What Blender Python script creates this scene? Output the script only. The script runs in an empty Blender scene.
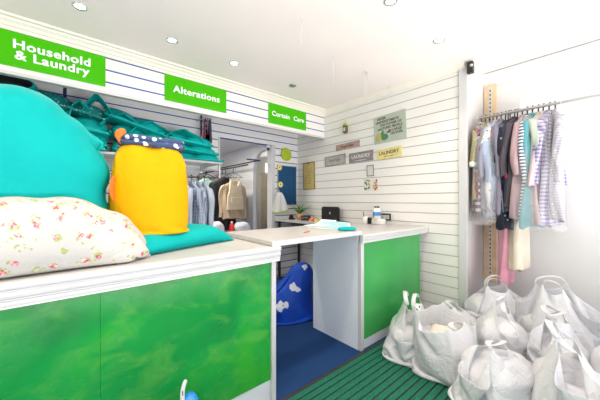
import bpy, math, random
from mathutils import Vector, Matrix, noise
from math import sin, cos, pi, radians as R, sqrt

random.seed(7)
S = bpy.context.scene
COL = S.collection
V = Vector

# ------------------------------------------------------------------ camera
F, EYE, YAW = 275.0, 1.39, R(49.5)          # focal length in pixels, eye height, heading from +X
cam_d = bpy.data.cameras.new('camera')
cam_d.sensor_width = 36; cam_d.lens = F / 600 * 36; cam_d.clip_start = .02
cam = bpy.data.objects.new('camera', cam_d); COL.objects.link(cam)
cam.location = (0, 0, EYE); cam.rotation_euler = (pi / 2, 0, YAW - pi / 2)
S.camera = cam

# ------------------------------------------------------------------ room measures
XW, YF, YB, ZC = 3.37, 3.31, 4.02, 2.90      # sign wall, fascia, back wall, ceiling
XA, YR, YS = 3.95, 1.12, -1.45               # alcove wall, return wall, shop front
XL, YBB, XS = -1.6, 6.5, 2.9                 # left wall, back-room rear wall, back-room side wall
TOP = 1.072                                  # counter height

# ------------------------------------------------------------------ materials
def nodes_of(name):
    m = bpy.data.materials.new(name); m.use_nodes = True
    nt = m.node_tree; b = nt.nodes['Principled BSDF']
    return m, nt, b
def N(nt, t, **kw):
    n = nt.nodes.new(t)
    for k, v in kw.items():
        if k in n.inputs.keys() if isinstance(k, str) else False: n.inputs[k].default_value = v
        else: setattr(n, k, v)
    return n
def ramp(nt, fac, stops, interp='LINEAR'):
    r = nt.nodes.new('ShaderNodeValToRGB'); r.color_ramp.interpolation = interp
    el = r.color_ramp.elements
    while len(el) < len(stops): el.new(.5)
    for e, (p, c) in zip(el, stops): e.position = p; e.color = (*c, 1)
    nt.links.new(fac, r.inputs['Fac']); return r.outputs['Color']
def mixc(nt, fac, a, b):
    n = nt.nodes.new('ShaderNodeMix'); n.data_type = 'RGBA'
    for sock, v in ((n.inputs[0], fac), (n.inputs[6], a), (n.inputs[7], b)):
        if isinstance(v, bpy.types.NodeSocket): nt.links.new(v, sock)
        elif isinstance(v, (int, float)): sock.default_value = v
        else: sock.default_value = (*v, 1)
    return n.outputs[2]
def math_(nt, op, a, b=None, c=None):
    n = nt.nodes.new('ShaderNodeMath'); n.operation = op
    for i, v in enumerate((a, b, c)):
        if v is None: continue
        if isinstance(v, bpy.types.NodeSocket): nt.links.new(v, n.inputs[i])
        else: n.inputs[i].default_value = v
    return n.outputs[0]
def coords(nt, scale=(1, 1, 1), rot=(0, 0, 0)):
    tc = nt.nodes.new('ShaderNodeTexCoord'); mp = nt.nodes.new('ShaderNodeMapping')
    mp.inputs['Scale'].default_value = scale; mp.inputs['Rotation'].default_value = rot
    nt.links.new(tc.outputs['Object'], mp.inputs['Vector']); return mp.outputs['Vector']
def noise_tex(nt, vec, scale, detail=3, dist=0, rough=.5):
    n = nt.nodes.new('ShaderNodeTexNoise'); n.inputs['Scale'].default_value = scale
    n.inputs['Detail'].default_value = detail; n.inputs['Distortion'].default_value = dist
    n.inputs['Roughness'].default_value = rough
    nt.links.new(vec, n.inputs['Vector']); return n.outputs['Fac']
def voro(nt, vec, scale, feature='F1', out='Distance'):
    n = nt.nodes.new('ShaderNodeTexVoronoi'); n.feature = feature; n.inputs['Scale'].default_value = scale
    nt.links.new(vec, n.inputs['Vector']); return n.outputs[out]
def bump(nt, b, h, strength=.3, dist=.01):
    n = nt.nodes.new('ShaderNodeBump'); n.inputs['Strength'].default_value = strength; n.inputs['Distance'].default_value = dist
    nt.links.new(h, n.inputs['Height']); nt.links.new(n.outputs['Normal'], b.inputs['Normal'])
def setc(nt, b, c):
    if isinstance(c, bpy.types.NodeSocket): nt.links.new(c, b.inputs['Base Color'])
    else: b.inputs['Base Color'].default_value = (*c, 1)

def plain(name, c, rough=.5, metal=0, var=.06, scale=6, bmp=0, bscale=60, spec=.5, sub=0, coat=0, sheen=0):
    m, nt, b = nodes_of(name)
    vec = coords(nt)
    n = noise_tex(nt, vec, scale)
    lo = tuple(max(0, x * (1 - var)) for x in c); hi = tuple(min(1, x * (1 + var)) for x in c)
    setc(nt, b, ramp(nt, n, [(.3, lo), (.7, hi)]))
    b.inputs['Roughness'].default_value = rough; b.inputs['Metallic'].default_value = metal
    b.inputs['Specular IOR Level'].default_value = spec
    if coat: b.inputs['Coat Weight'].default_value = coat; b.inputs['Coat Roughness'].default_value = .08
    if sheen: b.inputs['Sheen Weight'].default_value = sheen
    if bmp: bump(nt, b, noise_tex(nt, vec, bscale, 4), bmp, .004)
    return m
def cloth(name, c, rough=.75, var=.08, wrinkle=.5, wscale=9, weave=.1, sheen=.1, spec=.3):
    m, nt, b = nodes_of(name); vec = coords(nt)
    n = noise_tex(nt, vec, 4)
    lo = tuple(max(0, x * (1 - var)) for x in c); hi = tuple(min(1, x * (1 + var)) for x in c)
    setc(nt, b, ramp(nt, n, [(.3, lo), (.7, hi)]))
    b.inputs['Roughness'].default_value = rough; b.inputs['Specular IOR Level'].default_value = spec
    b.inputs['Sheen Weight'].default_value = sheen
    w = noise_tex(nt, vec, wscale, 3, 1.2); f = noise_tex(nt, vec, 160, 2)
    bump(nt, b, math_(nt, 'ADD', w, math_(nt, 'MULTIPLY', f, weave)), wrinkle, .02)
    return m
def patterned(name, fn, rough=.75, wrinkle=.4, wscale=9):
    m, nt, b = nodes_of(name); vec = coords(nt)
    setc(nt, b, fn(nt, vec)); b.inputs['Roughness'].default_value = rough
    b.inputs['Specular IOR Level'].default_value = .3
    bump(nt, b, noise_tex(nt, vec, wscale, 3, 1.), wrinkle, .02)
    return m
def axis(nt, vec, i):
    s = nt.nodes.new('ShaderNodeSeparateXYZ'); nt.links.new(vec, s.inputs[0]); return s.outputs[i]
def stripes(i, period, duty, c0, c1):
    def f(nt, vec):
        a = math_(nt, 'FRACT', math_(nt, 'MULTIPLY', axis(nt, vec, i), 1 / period))
        return mixc(nt, math_(nt, 'LESS_THAN', a, duty), c0, c1)
    return f
def checks(period, c0, c1, c2, axes=(0, 2)):
    def f(nt, vec):
        a = math_(nt, 'LESS_THAN', math_(nt, 'FRACT', math_(nt, 'MULTIPLY', axis(nt, vec, axes[0]), 1 / period)), .45)
        b_ = math_(nt, 'LESS_THAN', math_(nt, 'FRACT', math_(nt, 'MULTIPLY', axis(nt, vec, axes[1]), 1 / period)), .45)
        s = math_(nt, 'MULTIPLY', math_(nt, 'ADD', a, b_), .5)
        return ramp(nt, s, [(0, c0), (.5, c1), (1, c2)])
    return f
def spots(scale, r, base, *cols):
    def f(nt, vec):
        d = voro(nt, vec, scale); c = voro(nt, vec, scale, out='Color')
        pick = axis(nt, c, 0)
        col = ramp(nt, pick, [(i / max(1, len(cols)), k) for i, k in enumerate(cols)], 'CONSTANT') if len(cols) > 1 else cols[0]
        return mixc(nt, math_(nt, 'LESS_THAN', d, r), base, col)
    return f
def floral(nt, vec):
    base = (.55, .535, .51)
    nz = nt.nodes.new('ShaderNodeTexNoise'); nz.inputs['Scale'].default_value = 28
    nt.links.new(vec, nz.inputs['Vector'])
    ad = nt.nodes.new('ShaderNodeVectorMath'); ad.operation = 'MULTIPLY_ADD'
    nt.links.new(nz.outputs['Color'], ad.inputs[0]); ad.inputs[1].default_value = (.035, .035, .035); nt.links.new(vec, ad.inputs[2])
    p = ad.outputs[0]
    d = voro(nt, p, 20); pick = axis(nt, voro(nt, p, 20, out='Color'), 1)
    n2 = noise_tex(nt, vec, 46, 2); n3 = noise_tex(nt, vec, 75, 2)
    leaf = math_(nt, 'MULTIPLY', math_(nt, 'LESS_THAN', d, .44), math_(nt, 'GREATER_THAN', n2, .54))
    c = mixc(nt, leaf, base, mixc(nt, n3, (.20, .34, .10), (.56, .58, .22)))
    rose = math_(nt, 'MULTIPLY', math_(nt, 'LESS_THAN', d, .27), math_(nt, 'GREATER_THAN', pick, .12))
    rc = ramp(nt, n3, [(.38, (.45, .05, .09)), (.52, (.78, .30, .34)), (.66, (.92, .70, .66))])
    c = mixc(nt, rose, c, rc)
    d2 = voro(nt, p, 26); tw = math_(nt, 'MULTIPLY', math_(nt, 'LESS_THAN', d2, .13), math_(nt, 'GREATER_THAN', n2, .5))
    return mixc(nt, tw, c, (.66, .45, .28))

M = {}
M['board'] = plain('white slat board', (.84, .82, .78), .35, var=.02, scale=2)
M['groove_grey'] = plain('grey groove', (.38, .37, .35), .6)
M['groove_blue'] = plain('blue groove', (.015, .07, .42), .5)
M['wall'] = plain('white paint', (.86, .84, .80), .6, var=.02, scale=1.5, bmp=.05, bscale=90)
M['alcove'] = plain('cream white paint', (.74, .73, .715), .55, var=.02, scale=1.2)
M['ceil'] = plain('ceiling paint', (.92, .84, .80), .7, var=.02, scale=1.2)
M['cove'] = plain('cream gloss paint', (.86, .82, .72), .45, var=.02)
M['trim'] = plain('white gloss trim', (.62, .62, .62), .28, var=.02)
M['top'] = plain('pale grey laminate', (.53, .515, .50), .32, var=.06, scale=14)
M['grey_panel'] = plain('grey laminate', (.86, .91, .97), .4, var=.02, scale=3)
M['plinth'] = plain('pale plinth laminate', (.74, .77, .82), .4, var=.03)
M['green_sign'] = plain('lime green acrylic', (.06, .47, .001), .22, var=.02, spec=.2)
M['white_letter'] = plain('white vinyl lettering', (.93, .94, .90), .4, var=.01)
M['teal'] = cloth('bright turquoise nylon', (.002, .37, .36), .7, .05, .5, 5, sheen=0, spec=.12)
M['teal_dark'] = cloth('deep teal nonwoven', (.004, .46, .44), .55, .12, .6, 10, sheen=0, spec=.2)
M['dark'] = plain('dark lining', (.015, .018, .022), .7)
M['yellow'] = cloth('yellow ripstop nylon', (.74, .355, .001), .65, .05, .5, 8, sheen=0, spec=.12)
M['orange'] = cloth('orange webbing', (.90, .17, .02), .6, .05, .2)
M['blue'] = cloth('cobalt blue woven plastic', (.008, .075, .52), .35, .12, .9, 13, spec=.5)
M['black'] = plain('black plastic', (.018, .018, .02), .4)
M['soft_black'] = cloth('black cloth', (.012, .012, .014), .8)
M['chrome'] = plain('chromed steel', (.75, .75, .74), .2, 1)
M['steel'] = plain('dull steel', (.66, .66, .65), .4, .5)
M['wood'] = plain('pale varnished wood', (.78, .58, .36), .5, var=.12, scale=9)
M['brown'] = plain('brown cardboard', (.42, .28, .15), .8, var=.1)
M['paper'] = plain('white paper', (.90, .90, .89), .7, var=.02)
M['teal_paper'] = plain('pale aqua paper', (.36, .74, .72), .7, var=.05)
M['terracotta'] = plain('terracotta glaze', (.72, .24, .10), .5)
M['leaf'] = plain('plant green', (.10, .30, .04), .5, var=.4, scale=30)
M['lime'] = plain('lime green enamel', (.42, .53, .02), .3, var=.04)
M['lime_trim'] = plain('lime edging', (.50, .70, .05), .5)
M['navy_board'] = cloth('blue felt', (.012, .075, .18), .9, .08, .1, 20)
M['gold'] = plain('aged parchment', (.56, .43, .15), .6, var=.12, scale=12)
M['darkwood'] = plain('dark olive frame', (.13, .10, .03), .45)
M['note'] = plain('yellow paper', (.90, .78, .22), .7)
M['beige'] = cloth('beige cotton', (.66, .55, .36), .8)
M['tan'] = cloth('tan wool', (.50, .38, .25), .85)
M['mint'] = cloth('pale mint cotton', (.28, .42, .36), .8)
M['red'] = plain('red plastic', (.65, .03, .03), .4)
M['mug'] = plain('white ceramic', (.86, .86, .84), .2)
M['label_blue'] = plain('blue label', (.05, .22, .55), .4)
M['sprayblue'] = plain('bright blue plastic', (.02, .25, .72), .22, coat=.4)
M['rubber'] = plain('dark rubber', (.03, .035, .035), .8)
M['cable'] = plain('white cable sheath', (.70, .68, .62), .5)
M['curtain'] = cloth('cream curtain', (.72, .62, .46), .85)
M['brick_out'] = plain('bright daylit render', (.80, .80, .76), .8)
M['hanger'] = plain('black wire', (.02, .02, .02), .4)
def blue_print(nt, vec):
    nz = nt.nodes.new('ShaderNodeTexNoise'); nz.inputs['Scale'].default_value = 16; nt.links.new(vec, nz.inputs['Vector'])
    ad = nt.nodes.new('ShaderNodeVectorMath'); ad.operation = 'MULTIPLY_ADD'
    nt.links.new(nz.outputs['Color'], ad.inputs[0]); ad.inputs[1].default_value = (.09,) * 3; nt.links.new(vec, ad.inputs[2])
    tot = None
    for (c, r) in BLUE_MARKS:
        d = nt.nodes.new('ShaderNodeVectorMath'); d.operation = 'DISTANCE'; nt.links.new(ad.outputs[0], d.inputs[0])
        d.inputs[1].default_value = tuple(k + .045 for k in c)
        m_ = math_(nt, 'LESS_THAN', d.outputs['Value'], r); tot = m_ if tot is None else math_(nt, 'MAXIMUM', tot, m_)
    return mixc(nt, tot, ramp(nt, noise_tex(nt, vec, 5), [(.3, (.006, .06, .45)), (.7, (.010, .09, .60))]), (.85, .86, .90))
BLUE_MARKS = [((-.03, -.15, .40), .05), ((.03, -.15, .36), .035), ((-.20, -.18, .21), .05), ((-.13, -.19, .23), .035), ((-.08, -.12, .23), .03), ((-.12, -.06, .58), .045), ((.16, -.10, .62), .05)]
M['blue_print'] = patterned('cobalt bag with white marks', blue_print, .5, 1.0, 6)
M['floral'] = patterned('floral cotton', floral, .8, .9, 6)
M['navy_print'] = patterned('navy patchwork print', spots(22, .30, (.05, .08, .17), (.80, .80, .76), (.10, .13, .25), (.62, .66, .72)), .8)
M['teal_dots'] = patterned('deep teal with white dots', spots(42, .22, (.006, .23, .23), (.55, .76, .74)), .55, .6, 10)

def tote_mat():
    m, nt, b = nodes_of('white woven polypropylene'); vec = coords(nt)
    setc(nt, b, ramp(nt, noise_tex(nt, vec, 5), [(.3, (.82, .82, .85)), (.7, (.86, .86, .89))]))
    b.inputs['Roughness'].default_value = .45; b.inputs['Specular IOR Level'].default_value = .4
    w = noise_tex(nt, vec, 9, 2, 1.4)
    w = math_(nt, 'ABSOLUTE', math_(nt, 'SUBTRACT', w, .5))
    w2 = math_(nt, 'ABSOLUTE', math_(nt, 'SUBTRACT', noise_tex(nt, vec, 19, 2, 1.5), .5))
    bump(nt, b, math_(nt, 'ADD', w, math_(nt, 'MULTIPLY', w2, .35)), 0.38, .05)
    tr = nt.nodes.new('ShaderNodeBsdfTranslucent'); tr.inputs['Color'].default_value = (.9, .9, .9, 1)
    mx = nt.nodes.new('ShaderNodeMixShader'); mx.inputs[0].default_value = .22
    out = nt.nodes['Material Output']
    nt.links.new(b.outputs[0], mx.inputs[1]); nt.links.new(tr.outputs[0], mx.inputs[2]); nt.links.new(mx.outputs[0], out.inputs['Surface'])
    return m
M['cream_cloth'] = cloth('cream linen', (.74, .70, .58), .85)
M['tote'] = tote_mat()

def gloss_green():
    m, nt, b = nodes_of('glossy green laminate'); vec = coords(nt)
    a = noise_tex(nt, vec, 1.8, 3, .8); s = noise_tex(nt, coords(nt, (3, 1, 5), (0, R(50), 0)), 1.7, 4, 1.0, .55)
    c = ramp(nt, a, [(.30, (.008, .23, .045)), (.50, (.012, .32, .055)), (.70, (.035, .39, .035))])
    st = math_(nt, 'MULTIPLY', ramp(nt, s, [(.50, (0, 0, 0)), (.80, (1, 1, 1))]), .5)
    setc(nt, b, mixc(nt, st, c, (.16, .48, .07)))  # yellow-green streaks: mottled reflections painted into the panel colour
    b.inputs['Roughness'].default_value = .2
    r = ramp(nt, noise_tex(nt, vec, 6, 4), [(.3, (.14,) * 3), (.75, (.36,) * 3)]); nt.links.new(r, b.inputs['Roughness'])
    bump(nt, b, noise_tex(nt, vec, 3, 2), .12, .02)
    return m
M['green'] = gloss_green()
def clear_green():
    m, nt, b = nodes_of('smooth green laminate'); vec = coords(nt)
    setc(nt, b, ramp(nt, noise_tex(nt, vec, 1.6, 2), [(.3, (.04, .33, .085)), (.7, (.06, .42, .10))]))
    b.inputs['Roughness'].default_value = .12
    return m
M['green_smooth'] = clear_green()

def carpet():
    m, nt, b = nodes_of('navy cord carpet'); vec = coords(nt)
    n = noise_tex(nt, vec, 190, 3); big = noise_tex(nt, vec, 3.5, 3)
    c = ramp(nt, n, [(.32, (.008, .034, .12)), (.55, (.018, .065, .20)), (.72, (.08, .14, .28))])
    setc(nt, b, mixc(nt, math_(nt, 'MULTIPLY', big, .5), c, (.022, .065, .18)))
    b.inputs['Roughness'].default_value = .95; b.inputs['Specular IOR Level'].default_value = .1
    bump(nt, b, n, .6, .01); return m
M['carpet'] = carpet()
def matgreen():
    m, nt, b = nodes_of('green ribbed mat pile'); vec = coords(nt)
    n = noise_tex(nt, vec, 120, 3); big = noise_tex(nt, vec, 2.5, 3)
    c = ramp(nt, n, [(.3, (.006, .10, .058)), (.7, (.02, .20, .12))])
    setc(nt, b, mixc(nt, math_(nt, 'MULTIPLY', big, .45), c, (.05, .20, .14)))
    b.inputs['Roughness'].default_value = .9; b.inputs['Specular IOR Level'].default_value = .15
    bump(nt, b, n, .5, .01); return m
M['mat'] = matgreen()

def film():
    m, nt, b = nodes_of('clear polythene film'); vec = coords(nt)
    out = nt.nodes['Material Output']
    tp = nt.nodes.new('ShaderNodeBsdfTransparent'); tp.inputs['Color'].default_value = (.97, .97, .98, 1)
    setc(nt, b, (.92, .92, .94)); b.inputs['Roughness'].default_value = .12; b.inputs['Specular IOR Level'].default_value = 1.0
    bump(nt, b, noise_tex(nt, vec, 22, 3, 2), .8, .03)
    mx = nt.nodes.new('ShaderNodeMixShader'); mx.inputs[0].default_value = .20
    nt.links.new(tp.outputs[0], mx.inputs[1]); nt.links.new(b.outputs[0], mx.inputs[2]); nt.links.new(mx.outputs[0], out.inputs['Surface'])
    return m
M['film'] = film()
def emit(name, c, s):
    m, nt, b = nodes_of(name); setc(nt, b, c)
    b.inputs['Emission Color'].default_value = (*c, 1); b.inputs['Emission Strength'].default_value = s; return m
M['lamp_on'] = emit('lit lamp lens', (1, .97, .9), 14)
M['lamp_off'] = plain('unlit lamp lens', (.25, .24, .22), .3)
M['daypane'] = emit('daylit pane', (.95, .98, 1), 1.6)

# ------------------------------------------------------------------ mesh building
class MB:
    def __init__(self): self.v, self.f, self.m, self.slots = [], [], [], []
    def slot(self, mat):
        if mat not in self.slots: self.slots.append(mat)
        return self.slots.index(mat)
    def add(self, vs, fs, mat):
        o = len(self.v); self.v += [tuple(x) for x in vs]; k = self.slot(mat)
        for f in fs: self.f.append(tuple(i + o for i in f)); self.m.append(k)
        return self
    def box(self, x0, x1, y0, y1, z0, z1, mat):
        vs = [(x, y, z) for x in (x0, x1) for y in (y0, y1) for z in (z0, z1)]
        return self.add(vs, [(0, 1, 3, 2), (4, 6, 7, 5), (0, 4, 5, 1), (2, 3, 7, 6), (0, 2, 6, 4), (1, 5, 7, 3)], mat)
    def quad(self, pts, mat): return self.add(pts, [tuple(range(len(pts)))], mat)
    def prism(self, prof, a, b, axis_, mat):
        """closed profile (2D list) extruded from a to b along x or y (profile in the other axis and z) or z"""
        n = len(prof)
        def p(q, t): return {'x': (t, q[0], q[1]), 'y': (q[0], t, q[1]), 'z': (q[0], q[1], t)}[axis_]
        vs = [p(q, a) for q in prof] + [p(q, b) for q in prof]
        fs = [(i, (i + 1) % n, (i + 1) % n + n, i + n) for i in range(n)] + [tuple(range(n))[::-1], tuple(range(n, 2 * n))]
        return self.add(vs, fs, mat)
    def rings(self, rings, mat, cap0=True, cap1=True):
        n = len(rings[0]); vs = [p for r in rings for p in r]; fs = []
        for j in range(len(rings) - 1):
            for i in range(n):
                k = (i + 1) % n
                fs.append((j * n + i, j * n + k, (j + 1) * n + k, (j + 1) * n + i))
        if cap0: fs.append(tuple(range(n))[::-1])
        if cap1: fs.append(tuple(range((len(rings) - 1) * n, len(rings) * n)))
        return self.add(vs, fs, mat)
    def lathe(self, prof, mat, c=(0, 0, 0), n=24):
        rs = [[(c[0] + r * cos(2 * pi * i / n), c[1] + r * sin(2 * pi * i / n), c[2] + z) for i in range(n)] for r, z in prof]
        return self.rings(rs, mat)
    def tube(self, path, r, mat, n=8):
        path = [V(p) for p in path]; rs = []
        up = V((.13, .31, .94))
        for i, p in enumerate(path):
            t = (path[min(i + 1, len(path) - 1)] - path[max(i - 1, 0)]).normalized()
            a = t.cross(up)
            if a.length < .05: a = t.cross(V((1, 0, 0)))
            a.normalize(); b = t.cross(a)
            rr = r[i] if isinstance(r, (list, tuple)) else r
            rs.append([p + a * rr * cos(2 * pi * k / n) + b * rr * sin(2 * pi * k / n) for k in range(n)])
        return self.rings(rs, mat)
    def ribbon(self, path, wid, w, th, mat):
        """flat strap along a path; wid = width direction (vector or list)"""
        path = [V(p) for p in path]; rs = []
        for i, p in enumerate(path):
            t = (path[min(i + 1, len(path) - 1)] - path[max(i - 1, 0)]).normalized()
            a = V(wid[i] if isinstance(wid, list) else wid).normalized(); nrm = t.cross(a).normalized()
            rs.append([p + a * w / 2 + nrm * th / 2, p - a * w / 2 + nrm * th / 2, p - a * w / 2 - nrm * th / 2, p + a * w / 2 - nrm * th / 2])
        return self.rings(rs, mat)
    def blob(self, c, r, mat, n=16, m=10):
        prof = [(max(1e-4, sin(pi * j / m)), -cos(pi * j / m)) for j in range(m + 1)]
        rs = [[(c[0] + r[0] * p * cos(2 * pi * i / n), c[1] + r[1] * p * sin(2 * pi * i / n), c[2] + r[2] * z) for i in range(n)] for p, z in prof]
        return self.rings(rs, mat)
    def build(self, name, parent=None, smooth=False, sub=0, bevel=0, loc=None, crease=0, seed=0):
        me = bpy.data.meshes.new(name); me.from_pydata(self.v, [], self.f)
        for s in self.slots: me.materials.append(M[s])
        me.polygons.foreach_set('material_index', self.m)
        me.validate(); me.update()
        if smooth or sub: me.polygons.foreach_set('use_smooth', [True] * len(me.polygons))
        if crease:
            rnd = random.Random(seed)
            at = me.attributes.new('crease_edge', 'FLOAT', 'EDGE')
            at.data.foreach_set('value', [rnd.choice((0, 0, crease * .6, crease)) for _ in me.edges])
        o = bpy.data.objects.new(name, me); COL.objects.link(o)
        if parent: o.parent = parent
        if loc: o.location = loc
        import bmesh
        bm = bmesh.new(); bm.from_mesh(me); bmesh.ops.recalc_face_normals(bm, faces=bm.faces); bm.to_mesh(me); bm.free()
        if bevel:
            md = o.modifiers.new('bevel', 'BEVEL'); md.width = bevel; md.segments = 2; md.limit_method = 'ANGLE'
        if sub:
            md = o.modifiers.new('sub', 'SUBSURF'); md.levels = md.render_levels = sub
        return o

# ------------------------------------------------------------------ cloth: position based relaxation on quad meshes
import numpy as np
def lattice(faces_keys, pos):
    idx, vs, fs = {}, [], []
    for f in faces_keys:
        q = []
        for k in f:
            if k not in idx: idx[k] = len(vs); vs.append(pos(k))
            q.append(idx[k])
        fs.append(tuple(q))
    return np.array(vs, float), fs, idx
def pillow_mesh(w, h, nx, ny, rnd=0.0):
    """two sheets sewn along their border, in the XY plane; rnd rounds the corners"""
    def pos(k):
        i, j, s = k; u, v = 2 * i / nx - 1, 2 * j / ny - 1
        if rnd:
            m = max(abs(u), abs(v)); l = sqrt(u * u + v * v) or 1
            g = 1 + (m / l - 1) * rnd * m; u, v = u * g, v * g
        return (u * w / 2, v * h / 2, .03 * s * min(1, 4 * (1 - abs(u)), 4 * (1 - abs(v))))
    ks = []
    def key(i, j, s): return (i, j, 0 if i in (0, nx) or j in (0, ny) else s)
    for s in (1, -1):
        for i in range(nx):
            for j in range(ny):
                q = [key(i, j, s), key(i + 1, j, s), key(i + 1, j + 1, s), key(i, j + 1, s)]
                ks.append(q if s > 0 else q[::-1])
    return lattice(ks, pos)
def box_mesh(w, d, h, nx, ny, nz, top=True):
    ks = []
    for i in range(nx):
        for j in range(ny):
            ks.append([(i, j, 0), (i, j + 1, 0), (i + 1, j + 1, 0), (i + 1, j, 0)])
            if top: ks.append([(i, j, nz), (i + 1, j, nz), (i + 1, j + 1, nz), (i, j + 1, nz)])
    for k in range(nz):
        for i in range(nx):
            ks.append([(i, 0, k), (i + 1, 0, k), (i + 1, 0, k + 1), (i, 0, k + 1)])
            ks.append([(i, ny, k), (i, ny, k + 1), (i + 1, ny, k + 1), (i + 1, ny, k)])
        for j in range(ny):
            ks.append([(0, j, k), (0, j, k + 1), (0, j + 1, k + 1), (0, j + 1, k)])
            ks.append([(nx, j, k), (nx, j + 1, k), (nx, j + 1, k + 1), (nx, j, k + 1)])
    return lattice(ks, lambda k: (w * (k[0] / nx - .5), d * (k[1] / ny - .5), h * k[2] / nz))
def relax(x, faces, steps=60, iters=8, pressure=0, gravity=-9.8, bend=.1, shear=.5, planes=(), balls=(), seed=0, jit=.003, damp=.96, dt=.02, floor=0, fric=.5, pin=None, start=None):
    rs = np.random.RandomState(seed); n = len(x)
    E = {}; nb = [set() for _ in range(n)]; co = [set() for _ in range(n)]
    for f in faces:
        L = len(f)
        for a in range(L):
            i, j = f[a], f[(a + 1) % L]; E[(min(i, j), max(i, j))] = 1.0; nb[i].add(j); nb[j].add(i)
            for b in f: co[f[a]].add(b)
        if L == 4:
            for i, j in ((f[0], f[2]), (f[1], f[3])): E.setdefault((min(i, j), max(i, j)), shear)
    if bend:
        for v in range(n):
            l = sorted(nb[v])
            for a in range(len(l)):
                for b in range(a + 1, len(l)):
                    if l[b] not in co[l[a]]: E.setdefault((l[a], l[b]), bend)
    keys = list(E); used = [0] * n; groups = []
    for (i, j) in keys:                                     # colouring: no group touches a vertex twice
        m = used[i] | used[j]; c = 0
        while m >> c & 1: c += 1
        used[i] |= 1 << c; used[j] |= 1 << c
        while len(groups) <= c: groups.append([])
        groups[c].append((i, j, E[(i, j)]))
    G = []
    for g in groups:
        a = np.array([q[0] for q in g]); b = np.array([q[1] for q in g]); k = np.array([q[2] for q in g])
        G.append((a, b, np.linalg.norm(x[a] - x[b], axis=1), k))
    tri = np.array([(f[0], f[1], f[2]) for f in faces] + [(f[0], f[2], f[3]) for f in faces if len(f) == 4])
    x = (x if start is None else start) + rs.randn(n, 3) * jit; v = np.zeros_like(x)
    for s in range(steps):
        t = s / max(1, steps - 1)
        f = np.zeros_like(x); f[:, 2] += gravity
        pr = pressure(t) if callable(pressure) else pressure
        if pr:
            nn = np.cross(x[tri[:, 1]] - x[tri[:, 0]], x[tri[:, 2]] - x[tri[:, 0]]); fn = np.zeros_like(x)
            for c in range(3):
                for d in range(3): fn[:, d] += np.bincount(tri[:, c], nn[:, d], n)
            f += fn * (pr / (np.sqrt((fn * fn).sum(1)).mean() + 1e-9))
        v = (v + f * dt) * damp; p = x + v * dt
        for it in range(iters):
            for a, b, r, k in G:
                d = p[b] - p[a]; l = np.sqrt((d * d).sum(1)) + 1e-9
                c = d * (k * .5 * (l - r) / l)[:, None]
                p[a] += c; p[b] -= c
            for (c, r) in balls:
                r = np.array(r) * min(1, .15 + 2 * t)
                q = (p - c) / r; l = np.sqrt((q * q).sum(1)) + 1e-9; m = l < 1
                p[m] = np.array(c) + q[m] / l[m][:, None] * r
            for (ax, sg, fn) in planes:
                lim = fn(t) if callable(fn) else fn
                p[:, ax] = np.maximum(p[:, ax], lim) if sg > 0 else np.minimum(p[:, ax], lim)
            if floor is not None:
                m = p[:, 2] < floor; p[m, 2] = floor
                p[m, :2] += (x[m, :2] - p[m, :2]) * fric
            if pin is not None: p[pin[0]] = pin[1](t)
        v = (p - x) / dt; x = p
    return x
def rumple(x, amt, f, seed, fade=lambda p: 1):
    y = x.copy()
    for i in range(len(y)): y[i] += np.array(noise.noise_vector(V(x[i]) * f + V((seed * 4.7, 0, 0)))) * amt * fade(x[i])
    return y
def cloth_obj(name, parent, x, faces, mat, sub=1, solid=0, loc=None, rot=None):
    mb = MB(); mb.add([tuple(q) for q in x], faces, mat)
    o = mb.build(name, parent, smooth=True, sub=0, loc=loc)
    if solid:
        md = o.modifiers.new('thickness', 'SOLIDIFY'); md.thickness = solid; md.offset = 0
    if sub:
        md = o.modifiers.new('sub', 'SUBSURF'); md.levels = md.render_levels = sub
    if rot: o.rotation_euler = rot
    return o

def tag(o, label, cat, group=None):
    o['label'] = label; o['category'] = cat
    if group: o['group'] = group
    return o
def thing(name, loc, label, cat, rz=0, group=None):
    o = bpy.data.objects.new(name, None); COL.objects.link(o); o.location = loc; o.rotation_euler = (0, 0, rz); o.empty_display_size = .1
    return tag(o, label, cat, group)
def struct(o): o['kind'] = 'structure'; return o
def copy_tree(o, parent=None):
    c = o.copy(); COL.objects.link(c); c.parent = parent
    for ch in list(o.children): copy_tree(ch, c)
    return c
def text_mesh(name, body, size, mat, parent, loc, rot, bold=0.0, align='CENTER', space=1.0, depth=.0015, line=1.0, sx=1.0, thick=0):
    cu = bpy.data.curves.new(name, 'FONT'); cu.body = body; cu.size = size; cu.align_x = align; cu.align_y = 'CENTER'
    cu.offset = bold; cu.extrude = depth; cu.space_character = space; cu.space_line = line; cu.resolution_u = 4
    t = bpy.data.objects.new(name + '_curve', cu); COL.objects.link(t)
    bpy.context.view_layer.update()
    me = bpy.data.meshes.new_from_object(t.evaluated_get(bpy.context.evaluated_depsgraph_get()))
    bpy.data.objects.remove(t); bpy.data.curves.remove(cu)
    if thick:
        k = MB()
        vs = [v.co.copy() for v in me.vertices]; fs = [tuple(p.vertices) for p in me.polygons]
        for dx, dy, dz in ((-1, 0, 0), (1, 0, .0001), (0, .6, .0002), (0, -.6, .0003)): k.add([v + V((dx * thick * size, dy * thick * size, dz)) for v in vs], fs, mat)
        me = bpy.data.meshes.new(name); me.from_pydata(k.v, [], k.f)
    me.materials.clear(); me.materials.append(M[mat]); me.name = name
    o = bpy.data.objects.new(name, me); COL.objects.link(o); o.parent = parent; o.location = loc; o.rotation_euler = rot; o.scale = (sx, 1, 1)
    return o
def ray(u, v):
    t = (u - 300) / F
    return V((cos(YAW) + t * sin(YAW), sin(YAW) - t * cos(YAW), (200.5 - v) / F))
def at(u, v, X=None, Y=None, Z=None):
    """the point of the plane X / Y / Z seen at a pixel of the photograph"""
    d = ray(u, v)
    k = X / d.x if X is not None else Y / d.y if Y is not None else (Z - EYE) / d.z
    return V((0, 0, EYE)) + d * k

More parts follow.
